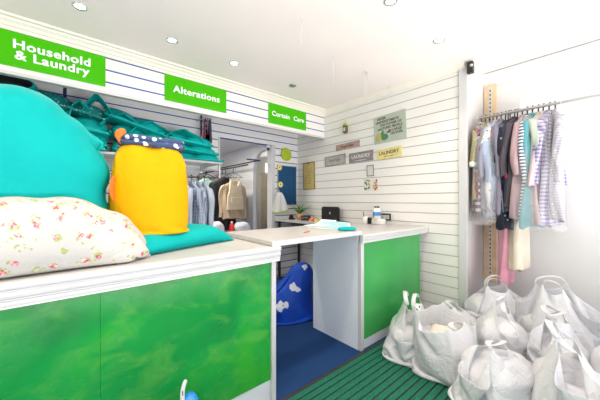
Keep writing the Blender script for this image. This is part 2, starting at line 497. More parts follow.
# ================================================================== THE SETTING
def slat_lines(z0, z1, first=2.797, pitch=.1205):
    out = []; k = 0
    while first - k * pitch > z0:
        if first - k * pitch < z1: out.append(first - k * pitch)
        k += 1
    return out
def slat_x(mb, X, y0, y1, z0, z1, th, groove):          # boards facing -X, face at X
    zs = [z1] + slat_lines(z0, z1) + [z0]; g = .0045
    mb.box(X + .008, X + th, y0, y1, z0, z1, groove)
    for a, b in zip(zs[:-1], zs[1:]): mb.box(X, X + .012, y0, y1, b + (g if b != z0 else 0), a - (g if a != z1 else 0), 'board')
def slat_y(mb, Y, x0, x1, z0, z1, th, groove):          # boards facing -Y
    zs = [z1] + slat_lines(z0, z1) + [z0]; g = .008
    mb.box(x0, x1, Y + .008, Y + th, z0, z1, groove)
    for a, b in zip(zs[:-1], zs[1:]): mb.box(x0, x1, Y, Y + .012, b + (g if b != z0 else 0), a - (g if a != z1 else 0), 'board')

struct(MB().box(XL - .1, XA + .3, YS - .1, YBB + .1, -.1, 0, 'carpet').build('floor'))
struct(MB().box(XL - .1, XA + .3, YS - .1, YB + .1, ZC, ZC + .1, 'ceil').build('ceiling'))
mb = MB(); slat_x(mb, XW, YR + .06, YB + .1, 0, 2.86, .1, 'groove_grey'); struct(mb.build('wall_right'))
mb = MB(); mb.box(XW - .02, XW + .03, YR - .02, YR + .07, 0, ZC, 'trim'); struct(mb.build('trim_1', bevel=.006))
struct(MB().box(XW + .03, XA + .1, YR, YR + .1, 0, ZC, 'alcove').build('wall_return'))
struct(MB().box(XA, XA + .1, YS, YR + .1, 0, ZC, 'alcove').build('wall_alcove'))
# sloped cove between ceiling and alcove wall, and the dark track along its edge
prof = [(XA + .02, 2.775)] + [(XA - .14 * (1 - cos(a)) ** 1.0, 2.775 + .125 * sin(a)) for a in [pi / 2 * i / 6 for i in range(7)]] + [(XA + .02, ZC)]
struct(MB().prism(prof, YS, YR, 'y', 'ceil').build('trim_2', smooth=False))
struct(MB().box(3.802, 3.816, YS, YR - .02, ZC - .012, ZC, 'groove_grey').build('trim_3'))
# back wall: slats with blue grooves, opening to the back room
OX0, OX1, OZ = 1.80, 2.76, 2.36
mb = MB(); slat_y(mb, YB, XL, 1.42, 0, 1.86, .1, 'groove_blue'); slat_y(mb, YB, XL, OX0, 1.86, ZC, .1, 'groove_blue'); slat_y(mb, YB, OX1 + .07, XW + .1, 0, ZC, .1, 'groove_blue')
slat_y(mb, YB, OX0, OX1 + .07, OZ, ZC, .1, 'groove_blue'); struct(mb.build('wall_back'))
mb = MB(); mb.box(OX1, OX1 + .075, YB - .03, YB + .12, 0, OZ, 'trim'); mb.box(OX0 - .02, OX0 + .012, YB - .012, YB + .12, 1.85, OZ, 'trim'); mb.box(1.41, OX0 + .012, YB - .012, YB + .12, 1.835, 1.862, 'trim'); mb.box(1.40, 1.432, YB - .012, YB + .12, 0, 1.85, 'trim')
struct(mb.build('trim_4', bevel=.005))
# fascia above the counter
mb = MB(); slat_y(mb, YF, XL, XW, 2.455, 2.84, .03, 'groove_blue')
mb.box(XL, XW, YF - .012, YF + .05, 2.435, 2.462, 'trim'); struct(mb.build('wall_fascia'))
def cove_prof(y, s):   # stepped cornice: y = wall face, s = +1 when the room lies towards -y
    pts = [(0, 2.80), (.014, 2.80), (.018, 2.826), (.032, 2.832), (.045, 2.852), (.066, 2.868), (.072, 2.880), (.100, 2.884), (.106, 2.90), (0, 2.90)]
    return [(y - s * a, b) for a, b in pts]
struct(MB().prism(cove_prof(YF, 1), XL, XW, 'x', 'cove').build('trim_5'))
pts = [(0, 2.835), (.012, 2.835), (.03, 2.86), (.05, 2.885), (.06, 2.90), (0, 2.90)]
struct(MB().prism([(XW - a, b) for a, b in pts], YR, YF, 'y', 'cove').build('trim_6'))
# left wall and shop front (behind the camera): sill, header, mullions; daylight enters between them
struct(MB().box(XL - .1, XL, YS, YBB, 0, ZC, 'wall').build('wall_left'))
mb = MB(); mb.box(XL, XA + .1, YS - .1, YS, 0, .35, 'wall'); mb.box(XL, XA + .1, YS - .1, YS, 2.65, ZC, 'wall')
mb.box(XL, XL + .15, YS - .1, YS, .35, 2.65, 'wall'); mb.box(XA - .1, XA + .1, YS - .1, YS, .35, 2.65, 'wall'); struct(mb.build('wall_front'))
mb = MB()
for x in (-.2, 1.2, 2.6): mb.box(x - .03, x + .03, YS - .08, YS - .02, .35, 2.65, 'trim')
mb.box(XL + .15, XA - .1, YS - .08, YS - .02, 2.1, 2.15, 'trim'); struct(mb.build('window_1'))
# back room
struct(MB().box(XL - .1, XS + 1.2, YB + .1, YBB + .1, 2.50, 2.6, 'wall').build('ceiling_back'))
struct(MB().box(XL - .1, XS + .12, YBB, YBB + .1, 0, 2.5, 'wall').build('wall_rear'))
# side wall with an arched opening
def arch_wall(X, th, y0, y1, z1, a0, a1, zs, mat):
    m = MB(); r = (a1 - a0) / 2; yc = (a0 + a1) / 2
    arc = [(yc - r * cos(pi * i / 16), zs + r * sin(pi * i / 16)) for i in range(17)]
    for x in (X, X + th):
        m.quad([(x, y0, 0), (x, a0, 0), (x, a0, zs), (x, y0, zs)], mat); m.quad([(x, a1, 0), (x, y1, 0), (x, y1, zs), (x, a1, zs)], mat)
        m.quad([(x, y0, zs), (x, a0, zs), (x, a0, z1), (x, y0, z1)], mat); m.quad([(x, a1, zs), (x, y1, zs), (x, y1, z1), (x, a1, z1)], mat)
        for p, q in zip(arc[:-1], arc[1:]): m.quad([(x, p[0], p[1]), (x, q[0], q[1]), (x, q[0], z1), (x, p[0], z1)], mat)
    path = [(a0, 0)] + arc + [(a1, 0)]
    for p, q in zip(path[:-1], path[1:]): m.quad([(X, *p), (X, *q), (X + th, *q), (X + th, *p)], mat)
    return m
struct(arch_wall(XS, .07, YB + .1, YBB, 2.5, 4.13, 4.86, 1.98, 'wall').build('wall_side'))
mb = MB(); mb.box(XS + 1.1, XS + 1.2, YB + .1, YBB, 0, 1.45, 'wall'); mb.box(XS + 1.1, XS + 1.2, YB + .1, YBB, 2.35, 2.5, 'wall')
mb.box(XS + 1.1, XS + 1.2, YB + .1, 4.5, 1.45, 2.35, 'wall'); mb.box(XS + 1.1, XS + 1.2, 6.1, YBB, 1.45, 2.35, 'wall')
mb.box(XS + .1, XS + 1.2, YBB, YBB + .1, 0, 2.5, 'wall'); struct(mb.build('wall_passage'))
mb = MB(); mb.box(XS + 1.12, XS + 1.13, 4.5, 6.1, 1.45, 2.35, 'daypane')
for y in (4.75, 5.0, 5.25, 5.5, 5.75): mb.box(XS + 1.09, XS + 1.12, y - .015, y + .015, 1.45, 2.35, 'trim')
mb.box(XS + 1.09, XS + 1.12, 4.5, 6.1, 2.08, 2.11, 'trim'); struct(mb.build('window_2'))

# ================================================================== LIGHTS IN THE CEILING
def downlight(x, y, on, label):
    t = thing('ceiling_downlight', (x, y, ZC), label, 'ceiling light', group='recessed ceiling spotlights')
    mb = MB(); n = 24
    prof = [(.034, -.001), (.046, -.008), (.052, -.004), (.052, 0), (.034, 0)]
    mb.rings([[(r * cos(2 * pi * i / n), r * sin(2 * pi * i / n), z) for i in range(n)] for r, z in prof + [prof[0]]], 'chrome', False, False)
    mb.build('bezel', t, smooth=True)
    MB().lathe([(.0001, -.003), (.02, -.0045), (.034, -.002), (.034, -.0005), (.0001, -.0005)], 'lamp_on' if on else 'lamp_off', n=20).build('lens', t, smooth=True)
    if on:
        l = bpy.data.lights.new('downlight_beam', 'SPOT'); l.energy = 31; l.spot_size = R(125); l.spot_blend = .8; l.color = (1, .88, .74); l.shadow_soft_size = .05
        lo = bpy.data.objects.new('downlight_beam', l); COL.objects.link(lo); lo.parent = t; lo.location = (0, 0, -.03)
downlight(.088, 2.745, True, 'lit recessed spotlight in ceiling above the Household sign')
downlight(.77, 2.765, True, 'lit recessed spotlight in ceiling just left of the Alterations sign')
downlight(1.42, 2.78, True, 'lit recessed spotlight in ceiling between the Alterations and Curtain Care signs')
downlight(2.28, 2.82, False, 'unlit dark recessed spotlight in ceiling above the Curtain Care sign')
downlight(1.88, 1.14, True, 'lit recessed spotlight cut by the top edge of the photo')
downlight(2.69, 1.125, True, 'lit recessed spotlight in ceiling nearest the black wall sensor')

# hooks with threads hanging from the ceiling
def hook(x, y, L, pair, label):
    t = thing('ceiling_hook', (x, y, ZC), label, 'hook', group='hooks and threads hanging from the ceiling')
    for i, dx in enumerate((-.02, .02) if pair else (0,)):
        MB().tube([(dx, 0, 0), (dx, 0, -.1)], .0035, 'steel', 6).build('hook_shank', t, smooth=True)
        MB().tube([(dx, 0, -.09), (dx + .003, 0, -.2), (dx, 0, -L)], .0012, 'cable', 5).build('thread', t)
hook(1.5, 1.74, .16, False, 'short ceiling hook nearest the camera, above the counter gap')
hook(2.14, 1.97, .30, False, 'single ceiling hook and thread left of the paired ones')
hook(2.68, 1.95, .62, True, 'pair of ceiling hooks with long threads near the slatted wall')
hook(3.27, 1.98, .24, False, 'ceiling hook and thread right by the slatted wall above the big green plaque')

# ================================================================== GREEN SIGNS
def green_sign(x0, x1, txt, size, label, line=1.0, lx=(0,), sx=1.0):
    c = ((x0 + x1) / 2, YF, 2.65); t = thing('hanging_sign', c, label, 'sign', group='green department signs on the fascia')
    w = (x1 - x0) / 2
    MB().box(-w, w, -.012, -.001, -.145, .147, 'green_sign').build('board', t, bevel=.002)
    for i, part in enumerate(txt.split('|')):
        text_mesh('lettering', part, size, 'white_letter', t, (lx[i], -.0135, 0), (pi / 2, 0, 0), bold=size * .012, line=line, sx=sx, space=1.08, thick=.018)
green_sign(-.45, .302, 'Household\n& Laundry', .104, 'large green sign reading Household & Laundry', .86, (0,), 1.06)
green_sign(.841, 1.575, 'Alterations', .106, 'green sign reading Alterations in the middle of the fascia', sx=1.06)
green_sign(2.225, 2.947, 'Curtain|Care', .094, 'green sign reading Curtain Care at the right end of fascia', lx=(-.14, .205), sx=1.06)

# ================================================================== COUNTERS
def reeded(m, x0, x1, y, z0, z1, mat):        # moulded front edge of a worktop (profile in y,z)
    n = 3; h = (z1 - z0) / n; prof = []
    for i in range(n):
        a = z0 + i * h; prof += [(y + .010, a + .003), (y + .001 + .006 * (n - 1 - i), a + .008), (y + .006 * (n - 1 - i), a + h * .5), (y + .001 + .006 * (n - 1 - i), a + h - .006), (y + .010, a + h - .002)]
    prof += [(y + .04, z1), (y + .04, z0)]
    m.prism(prof, x0, x1, 'x', mat)
lc = thing('counter', (0, 1.55, 0), 'long green fronted counter carrying the laundry bags', 'counter')
o = MB().box(XL + .02, 1.10, .05, .92, .0, .97, 'plinth').build('carcass', lc)
x0, x1 = XL + .02, 1.125
MB().box(x0, x1, .01, .97, .97, TOP, 'top').build('worktop', lc, bevel=.003)
mb = MB(); reeded(mb, x0, x1 + .008, -.025, .967, TOP, 'trim'); mb.build('edge_moulding', lc)
sx = at(100, 300, Y=1.58).x
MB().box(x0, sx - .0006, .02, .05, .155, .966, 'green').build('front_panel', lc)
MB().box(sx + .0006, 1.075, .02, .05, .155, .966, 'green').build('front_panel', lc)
MB().box(x0, 1.075, .022, .05, 0, .153, 'plinth').build('kick_panel', lc)
MB().box(1.075, 1.112, .005, .05, 0, .966, 'trim').build('corner_post', lc, bevel=.004)

rc = thing('counter', (2.06, 1.55, 0), 'shorter green fronted counter beside the white carrier bags', 'counter')
MB().box(.0, .022, .04, .64, 0, 1.062, 'grey_panel').build('end_panel', rc)
MB().box(.022, 1.16, .05, .66, 0, .995, 'plinth').build('carcass', rc)
MB().box(0.0, .045, .0, .04, 0, .993, 'trim').build('corner_post', rc, bevel=.004)
MB().box(.045, 1.155, .012, .045, .09, .993, 'green_smooth').build('front_panel', rc)
MB().box(.045, 1.155, .016, .045, 0, .088, 'plinth').build('kick_panel', rc)
MB().box(.02, 1.305, -.0, .80, .995, 1.068, 'top').build('worktop', rc, bevel=.003)
mb = MB(); reeded(mb, -.005, 1.30, -.03, .992, 1.069, 'trim'); mb.build('edge_moulding', rc)
mb = MB()
for (y, z) in ((.12, .82), (.22, .80), (.12, .25), (.5, .22), (.4, .55)): mb.lathe([(.0001, 0), (.006, 0), (.006, .002), (.0001, .003)], 'steel', n=10); 
for i in range(len(mb.v)): pass
scr = []
for (y, z) in ((.12, .86), (.46, .84), (.12, .22), (.44, .24)):
    q = MB().blob((-.001, y, z), (.002, .005, .005), 'steel', 8, 6); q.build('screw', rc, smooth=True)

fl = thing('counter_flap', (1.07, 1.54, 1.075), 'grey topped lift-up flap bridging the gap between both counters', 'counter flap')
MB().box(0, .995, .012, .74, 0, .032, 'top').build('flap_board', fl, bevel=.002)
MB().box(0, .995, 0, .012, -.004, .033, 'trim').build('edge_strip', fl, bevel=.002)

# desk along the sign wall
dk = thing('desk', (2.82, 2.42, 0), 'narrow grey topped desk against the sign wall', 'desk')
MB().box(0.0, .545, 0, 1.58, 1.02, 1.045, 'top').build('desk_top', dk, bevel=.003)
MB().box(.02, .53, .05, 1.12, .93, 1.018, 'black').build('drawer', dk, bevel=.004)
for (x, y) in ((.05, .08), (.05, 1.5), (.5, .08), (.5, 1.5)):
    MB().box(x - .018, x + .018, y - .018, y + .018, 0, 1.02, 'black').build('leg', dk)

# ribbed mat
mt = thing('entrance_mat', (0, 0, 0), 'dark green ribbed entrance mat along the counter front', 'mat')
mb = MB(); y = 1.50; mx0, mx1 = .3, 3.3
mb.box(mx0, mx1, -1.2, 1.50, .001, .006, 'rubber')
while y > -1.15:
    mb.box(mx0 + .01, mx1 - .01, y - .045, y - .003, .005, .014, 'mat'); y -= .055
mb.build('ribbed_pile', mt)
MB().box(mx0, mx1, 1.50, 1.535, .001, .012, 'rubber').build('edge_strip', mt, bevel=.003)

# ================================================================== BAGS
def sgnpow(a, p): return math.copysign(abs(a) ** p, a)
def soft_noise(p, f, seed): return noise.noise(V((p[0] * f + seed * 7.3, p[1] * f - seed * 3.1, p[2] * f + seed * 1.7)))

def ridge(q, f, seed): return 1 - 2.4 * abs(soft_noise(q, f, seed))
def soft_bag(name, parent, c, rad, mat, seed=1, e=(.55, .6), n=64, m=34, amp=.04, fine=.012, shape=None, floor=None, sub=1, crease=0, stretch=(1, 1, 1)):
    """superellipsoid body, crumpled with ridged folds; shape(p) warps the unit shape; flattened onto 'floor'"""
    mb = MB(); rs = []
    for j in range(m + 1):
        ph = -pi / 2 + pi * j / m; rr = []
        for i in range(n):
            th = 2 * pi * i / n
            cr = sgnpow(cos(ph), e[0]) if 0 < j < m else .01
            p = V((cr * sgnpow(cos(th), e[1]), cr * sgnpow(sin(th), e[1]), sgnpow(sin(ph), e[0])))
            if shape: p = V(shape(p))
            q = V((p.x * rad[0], p.y * rad[1], p.z * rad[2]))
            nrm = V((p.x / rad[0], p.y / rad[1], p.z / rad[2])).normalized()
            k = V((q.x * stretch[0], q.y * stretch[1], q.z * stretch[2]))
            d = amp * soft_noise(k, 3.2, seed) + fine * ridge(k, 4.5, seed + 5) + fine * .7 * ridge(k, 9.5, seed + 2) + fine * .35 * soft_noise(k, 24, seed + 9)
            q = q + nrm * d + V(c)
            if floor is not None and q.z < floor: q.z = floor + .002 * (1 + soft_noise(q, 8, 3))
            rr.append(q)
        rs.append(rr)
    mb.rings(rs, mat)
    return mb.build(name, parent, sub=sub, crease=crease, seed=seed)

# --- big turquoise duvet bag
B1 = (-.29, 2.04, TOP)
b1 = thing('laundry_bag', B1, 'huge bright turquoise laundry bag, largest on the counter, behind the floral sack', 'laundry bag')
x, fs, ix = pillow_mesh(1.10, 1.12, 54, 54, .72)
x = np.stack([x[:, 0], -x[:, 2], x[:, 1] + .53], 1)
x = relax(x, fs, 80, 12, 6, -5, .03, .4, [(1, 1, -.24), (1, -1, .24), (2, -1, lambda t: 1.1 - .20 * t)], [((bx_, by_, bz_), (.20, .21, .19)) for bx_ in (-.30, -.1, .1, .27) for by_ in (0,) for bz_ in (.22, .45, .68) if not (bx_ > .2 and bz_ > .6)] + [((.21, 0, .61), (.18, .17, .17))], seed=3, jit=.003)
cloth_obj('bag_body', b1, x, fs, 'teal', 1)
seam = [ix[(i, 0, 0)] for i in range(54)] + [ix[(54, j, 0)] for j in range(54)] + [ix[(i, 54, 0)] for i in range(54, 0, -1)] + [ix[(0, j, 0)] for j in range(54, 0, -1)]
MB().tube([x[i] for i in seam] + [x[seam[0]]], .006, 'teal_dark', 6).build('piping', b1, smooth=True)
b1.scale = (1.05, 1.0, 1.04)
# --- floral sack
b2 = thing('laundry_sack', (-.27, 1.76, TOP), 'white floral printed cotton sack on the front edge of the counter', 'laundry sack')
x, fs, _ = pillow_mesh(1.40, .74, 72, 38, 0)
x[:, 2] += .165
x = relax(x, fs, 110, 8, lambda t: 7 * min(1, t * 3), -6, .02, .4, [(1, 1, -.24), (1, -1, .27), (0, -1, lambda t: .72 - .09 * t)], [((bx_, .0, .165), (.2, .2, .17)) for bx_ in (-.5, -.3, -.1, .1, .26)] + [((.42, .02, .165), (.14, .15, .10))], seed=11, jit=.002)
cloth_obj('sack_body', b2, x, fs, 'floral', 1)
# --- turquoise bag lying flat
b3 = thing('laundry_bag', (.50, 2.08, TOP), 'flat bright turquoise laundry bag lying under the yellow bag', 'laundry bag', rz=R(23))
x, fs, _ = pillow_mesh(.84, .56, 44, 30, 0)
x[:, 2] += .05
x = relax(x, fs, 90, 8, lambda t: 22 * (1 - .4 * t), -7, .03, .5, [(2, -1, lambda t: .22 - .09 * t), (0, 1, lambda t: -.42 + .06 * t)], seed=21, jit=.004, start=rumple(x, .03, 6, 8))
cloth_obj('bag_body', b3, x, fs, 'teal', 1)
# --- yellow bag
b4 = thing('laundry_bag', (.425, 2.00, TOP + .105), 'square yellow laundry bag standing on the turquoise bag', 'laundry bag', rz=R(-6))
x, fs, _ = box_mesh(.39, .25, .58, 22, 14, 31)
x = relax(x, fs, 80, 8, lambda t: 5 * (1 - .6 * t), -5, .03, .5, [(2, -1, lambda t: .60 - .03 * t), (1, 1, -.19), (1, -1, .20)], [((bx_, by_, bz_), (.115, .085, .13)) for bx_ in (-.085, .085) for by_ in (-.045, .045) for bz_ in (.13, .29, .445)], seed=31, jit=.006, start=rumple(x, .05, 6, 3))
cloth_obj('bag_body', b4, x, fs, 'yellow', 1)
MB().ribbon([V((-.165, -.10, .545)), V((-.19, -.125, .565)), V((-.18, -.135, .60)), V((-.14, -.13, .625))], (.5, .2, -.6), .045, .006, 'orange').build('handle', b4, sub=1)
MB().ribbon([V((-.195, -.10, .20)), V((-.212, -.12, .25)), V((-.212, -.12, .31)), V((-.195, -.10, .36))], (.5, .9, 0), .05, .006, 'orange').build('handle', b4, sub=1)
b5 = thing('folded_bedding', (.43, 2.0, TOP + .655), 'navy and white patchwork bedding poking out of the yellow bag', 'bedding', rz=R(-6))
for k, (dx, w, z) in enumerate(((0, .19, .012), (.01, .175, .04))):
    soft_bag('bedding_fold', b5, (dx, 0, z), (w, .115, .022), 'navy_print', 40 + k, (.7, .35), 36, 12, .012, .005)

# --- bags folded and piled on the shelf behind the counter
SHZ = 1.885
sh = thing('wall_shelf', (0, YB, SHZ), 'white wall shelf under the pile of teal bags', 'shelf')
MB().box(XL + .02, 1.66, -.42, 0, .0, .028, 'trim').build('shelf_board', sh, bevel=.003)
for bx in (-1.1, at(65, 95, Y=YB).x, at(201, 130, Y=YB).x):
    mb = MB(); mb.box(bx - .016, bx + .016, -.014, -.001, -.1, .80, 'chrome')
    for k in range(22): mb.box(bx - .005, bx + .005, -.0155, -.0135, -.08 + k * .04, -.06 + k * .04, 'rubber')
    mb.build('slotted_upright', sh)
    MB().prism([(-.40, .0), (-.014, .0), (-.014, -.09), (-.06, -.06), (-.40, -.012)], bx - .004, bx + .004, 'x', 'trim').build('bracket', sh)
FOLD = []
for k in range(4):
    x, fs, _ = pillow_mesh(.80, .56, 46, 30, .15)
    x[:, 2] += .07; st = x.copy()
    for i in range(len(st)): st[i] += np.array(noise.noise_vector(V(x[i]) * 5 + V((k * 4.7, 0, 0)))) * (.05, .07, .09)
    q = .07 + .02 * k
    x = relax(x, fs, 70, 8, lambda t: 6 * (1 - t) + 1.5, -5, .12, .5, [(2, -1, lambda t: .24 - .08 * t), (0, 1, lambda t: -.41 + q * t), (0, -1, lambda t: .41 - q * t)], [((-.16, .03, .04), (.18, .16, .05)), ((.15, -.02, .04), (.17, .15, .05))], seed=40 + k, jit=.012, start=st)
    mb = MB(); mb.add([tuple(p) for p in x], fs, 'teal_dark'); o = mb.build('folded_cloth', smooth=True); me = o.data; bpy.data.objects.remove(o); FOLD.append((me, x))
def folded_bag(name, x, y, z, w, d, h, mat, seed, rz, label, droop=0, tilt=0):
    t = thing(name, (x, y, z), label, 'bag', rz, 'folded teal bags piled on the wall shelf')
    me, px = FOLD[seed % 4]
    if mat != 'teal_dark': me = me.copy(); me.materials.clear(); me.materials.append(M[mat])
    o = bpy.data.objects.new('folded_cloth', me); COL.objects.link(o); o.parent = t
    ex = px.max(0) - px.min(0)
    o.scale = (w / ex[0], d / ex[1], h * 1.15 / ex[2]); o.rotation_euler = (0, math.atan(-tilt), 0)
    md = o.modifiers.new('sub', 'SUBSURF'); md.levels = md.render_levels = 1
    return t
SY = YB - .24; SZ = SHZ + .03
fb = folded_bag
fb('folded_bag', 1.34, SY, SZ, .66, .46, .10, 'teal_dark', 1, 0, 'lowest teal bag of the pile at the shelf end')
fb('folded_bag', 1.26, SY, SZ + .10, .70, .46, .11, 'teal_dark', 2, .07, 'second teal bag up at the shelf end', .02, -.05)
fb('folded_bag', 1.22, SY, SZ + .21, .62, .44, .12, 'teal_dark', 3, -.04, 'topmost teal bag at the shelf end, below the Alterations sign', .02, -.1)
fb('folded_bag', .70, SY, SZ, .60, .46, .16, 'teal_dark', 4, 0, 'teal bag low on the shelf behind the yellow bag')
fb('folded_bag', .72, SY, SZ + .16, .66, .46, .15, 'teal_dark', 5, .04, 'teal bag midway up the pile behind the yellow bag', .03, -.12)
t = fb('folded_bag', .62, SY, SZ + .32, .62, .44, .14, 'teal_dark', 6, -.05, 'crumpled teal bag with raised folds above the yellow bag', .03, -.26)
fb('folded_bag', .02, SY, SZ, .66, .46, .2, 'teal_dark', 7, 0, 'teal bag on the shelf hidden behind the huge turquoise bag')
fb('folded_bag', .05, SY, SZ + .2, .66, .46, .16, 'teal_dark', 8, 0, 'teal bag peeking out over the shoulder of the turquoise bag', .03, -.1)
t = fb('folded_bag', .05, SY, SZ + .38, .60, .44, .14, 'teal_dots', 9, 0.0, 'white dotted teal bag on the shelf left of slotted upright', .04, -.22)
t = fb('folded_bag', -.52, SY, SZ + .30, .52, .46, .24, 'teal_dark', 10, 0, 'teal bag with dark open mouth, farthest left on the shelf', .03, -.1)
# raised loop and open mouths
def mouth(x, y, z, w, h, rz, seed, label):
    t = thing('open_bag', (x, y, z), label, 'bag', rz, 'folded teal bags piled on the wall shelf')
    mb = MB(); n = 22; rs = []; rnd = random.Random(seed)
    for j, (s, d) in enumerate(((1.15, .16), (1.05, .05), (1.0, -.02), (.90, -.02), (.80, .06), (.6, .14))):
        rs.append([V((s * w / 2 * sgnpow(cos(a), .8) * (1 + .1 * sin(3 * a + seed)), d + .03 * sin(2 * a + seed), max(.002, h / 2 + s * h / 2 * sgnpow(sin(a), .9) * (1 + .2 * cos(2 * a + seed)))))
                   for a in [2 * pi * i / n for i in range(n)]])
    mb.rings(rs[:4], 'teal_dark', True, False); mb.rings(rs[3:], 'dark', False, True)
    mb.build('bag_mouth', t, sub=1, crease=.3, seed=seed); return t
mouth(-.40, SY - .10, SZ + .50, .34, .16, 0, 1, 'teal bag gaping open with black inside at left edge')
def standing_fold(u, v, w, hgt, dep, rz, seed, label):
    q = at(u, v, Y=SY - .10); t = thing('bag_corner', (q.x, q.y, q.z - hgt), label, 'bag', rz, 'folded teal bags piled on the wall shelf')
    path = [V((-w * .62, -.02, -.06)), V((-w * .40, -.01, hgt * .45)), V((-w * .12, 0, hgt * .9)), V((0, 0, hgt)), V((w * .10, .01, hgt * .86)), V((w * .42, .02, hgt * .40)), V((w * .8, .03, -.06))]
    x, fs, _ = lattice([[(i, j), (i + 1, j), (i + 1, j + 1), (i, j + 1)] for i in range(24) for j in range(10)], lambda k: (k[0] / 24, k[1] / 10 - .5, 0))
    y = []
    for p in x:
        f = p[0] * 6; i = min(5, int(f)); c = path[i].lerp(path[i + 1], f - i)
        y.append(np.array(c + V((0, p[1] * dep * (.6 + .4 * sin(pi * p[0])), 0)) + noise.noise_vector(V((p[0] * 5, p[1] * 4, seed))) * .022))
    return cloth_obj('bag_flap', t, np.array(y), fs, 'teal_dark', 1, .008) and t
standing_fold(78, 103, .16, .12, .24, .2, 1, 'teal bag tip sticking up just right of the slotted upright')
standing_fold(97, 97, .22, .17, .26, -.1, 2, 'tallest folded teal corner standing up like a triangle')
standing_fold(122, 117, .34, .10, .28, .05, 3, 'long teal fold sloping down above the yellow bag')
standing_fold(150, 124, .36, .10, .28, 0, 4, 'teal fold lying left of the Alterations sign, below its corner')
standing_fold(182, 132, .40, .10, .28, 0, 5, 'topmost teal fold near the ties at the shelf end')

# --- white carrier bags on the floor
def bag_xy(w, d, k): return [(-w, -d), (w, -d), (w, d), (-w, d)][k]
def tote(x, y, w, d, h, seed, rz, label, hand='gather', inner='tote', lean=(0, 0), flop=.5):
    t = thing('carrier_bag', (x, y, .016), label, 'bag', rz, 'white laundry carrier bags on the floor')
    rnd = random.Random(seed); H = h * 1.16
    nx, ny, nz = int(w / .0195), int(d / .0195), int(H / .0195)
    p, fs, idx = box_mesh(w, d, H, nx, ny, nz, False)
    hh = h * rnd.uniform(.50, .66); cx, cy = rnd.uniform(-.03, .03), rnd.uniform(-.02, .02)
    tw = rnd.uniform(-.5, .5)
    z = p[:, 2] / H; c, s_ = np.cos(tw * z ** 2), np.sin(tw * z ** 2)
    q = p.copy(); q[:, 0], q[:, 1] = p[:, 0] * c - p[:, 1] * s_, p[:, 0] * s_ + p[:, 1] * c
    q[:, 1] *= 1 - .25 * z ** 2; q[:, 2] *= .96
    q = rumple(rumple(q, .05, 5, seed, lambda p_: min(1, p_[2] * 6)), .03, 11, seed + 9, lambda p_: min(1, p_[2] * 9))
    pin = None
    if hand == 'gather':
        ids = [idx[(int(nx * a_), j, nz)] for j in (0, ny) for a_ in (.30, .70)]
        p0 = q[ids].copy(); g = rnd.uniform(.86, 1.0) * h; ox, oy = rnd.uniform(-.06, .06), rnd.uniform(-.05, .05)
        p1 = np.array([(ox + sx_ * w * .17 + rnd.uniform(-.03, .03), oy + sy_ * rnd.uniform(.015, .06), g + rnd.uniform(-.06, .03)) for sy_ in (-1, 1) for sx_ in (-1, 1)])
        pin = (np.array(ids), lambda t: p0 + (p1 - p0) * min(1, t * 1.6))
    if hand == 'open':
        ids = [idx[(i_, j, nz)] for j in (0, ny) for i_ in (0, nx // 2, nx)]
        p0 = q[ids].copy(); p1 = p0 * np.array([.92, .95, .9]) + np.array([(0, 0, rnd.uniform(-.06, .03)) for _ in ids])
        pin = (np.array(ids), lambda t: p0 + (p1 - p0) * t)
    q = relax(p, fs, 46, 10, lambda t: 5 * (1 - t) + 1.5, -3.2, .20, .5, [(2, -1, h * 1.12), (0, 1, -w * .60), (0, -1, w * .60), (1, 1, -d * .64), (1, -1, d * .64)],
              [((cx, cy, hh * .5), (w * .49, d * .48, hh * .52)), ((-cx * 2, cy, hh * .75), (w * .34, d * .36, hh * .33))], seed, .008, pin=pin, start=q)
    cloth_obj('bag_body', t, q, fs, 'tote', 1, .004)
    soft_bag('contents', t, (cx, cy, hh * .55), (w * .46, d * .45, hh * .46), inner, seed, (.8, .7), 30, 18, .04, .03, None, .006)
    if hand:
        for j in (0, ny):
            a, b = q[idx[(int(nx * .30), j, nz)]], q[idx[(int(nx * .70), j, nz)]]
            a, b = V(a), V(b); m = (a + b) / 2; out = V((0, -1 if j == 0 else 1, 0)); L = .06 + .06 * rnd.random(); fl_ = rnd.choice((-1, 1)) * rnd.uniform(.2, 1) * flop * 2
            path = []
            for i in range(13):
                f = i / 12; e = sin(pi * f) ** .7
                path.append(a.lerp(b, f) + (a - b) * .10 * sin(2 * pi * f) + V((.03 * tw * e, 0, e * L * max(.2, 1 - abs(fl_)))) + out * fl_ * L * e - V((0, 0, .03 * (1 - e))))
            MB().ribbon(path, [V((.4 * sin(pi * i / 12) * tw, 1, .3 * fl_)) for i in range(13)], .042, .004, 'tote').build('handle', t, sub=1)
    return t
tote(2.45, 1.24, .56, .40, .50, 1, R(22), 'white carrier bag against the shorter counter, standing farthest forward left', lean=(.03, .05), flop=.2)
tote(2.34, .93, .42, .36, .49, 12, R(12), 'white carrier bag at mat edge, second from the shorter counter, gaping open', hand='open', inner='cream_cloth')
tote(2.20, .545, .46, .36, .48, 23, R(-10), 'white carrier bag with tangled handles at the middle of the mat front row')
tote(2.33, .17, .48, .36, .58, 34, R(8), 'tall white carrier bag at the bottom edge right of the mat')
tote(2.86, 1.02, .40, .32, .47, 45, R(-15), 'white carrier bag tucked behind the gaping one near the slatted wall')
tote(2.80, .68, .42, .34, .53, 56, R(18), 'white carrier bag in the heart of the heap behind the tangled handles')
tote(2.86, .32, .44, .34, .56, 67, R(-8), 'white carrier bag with pointed rim behind the tall one')
tote(3.42, .86, .54, .36, .58, 78, R(-50), 'white carrier bag under the pink garment by the alcove wall')
tote(3.42, .38, .50, .38, .64, 89, R(-75), 'broad white carrier bag against the bare alcove wall')
tote(2.93, -.06, .46, .36, .58, 90, R(12), 'white carrier bag cut off by the right edge of the photo')

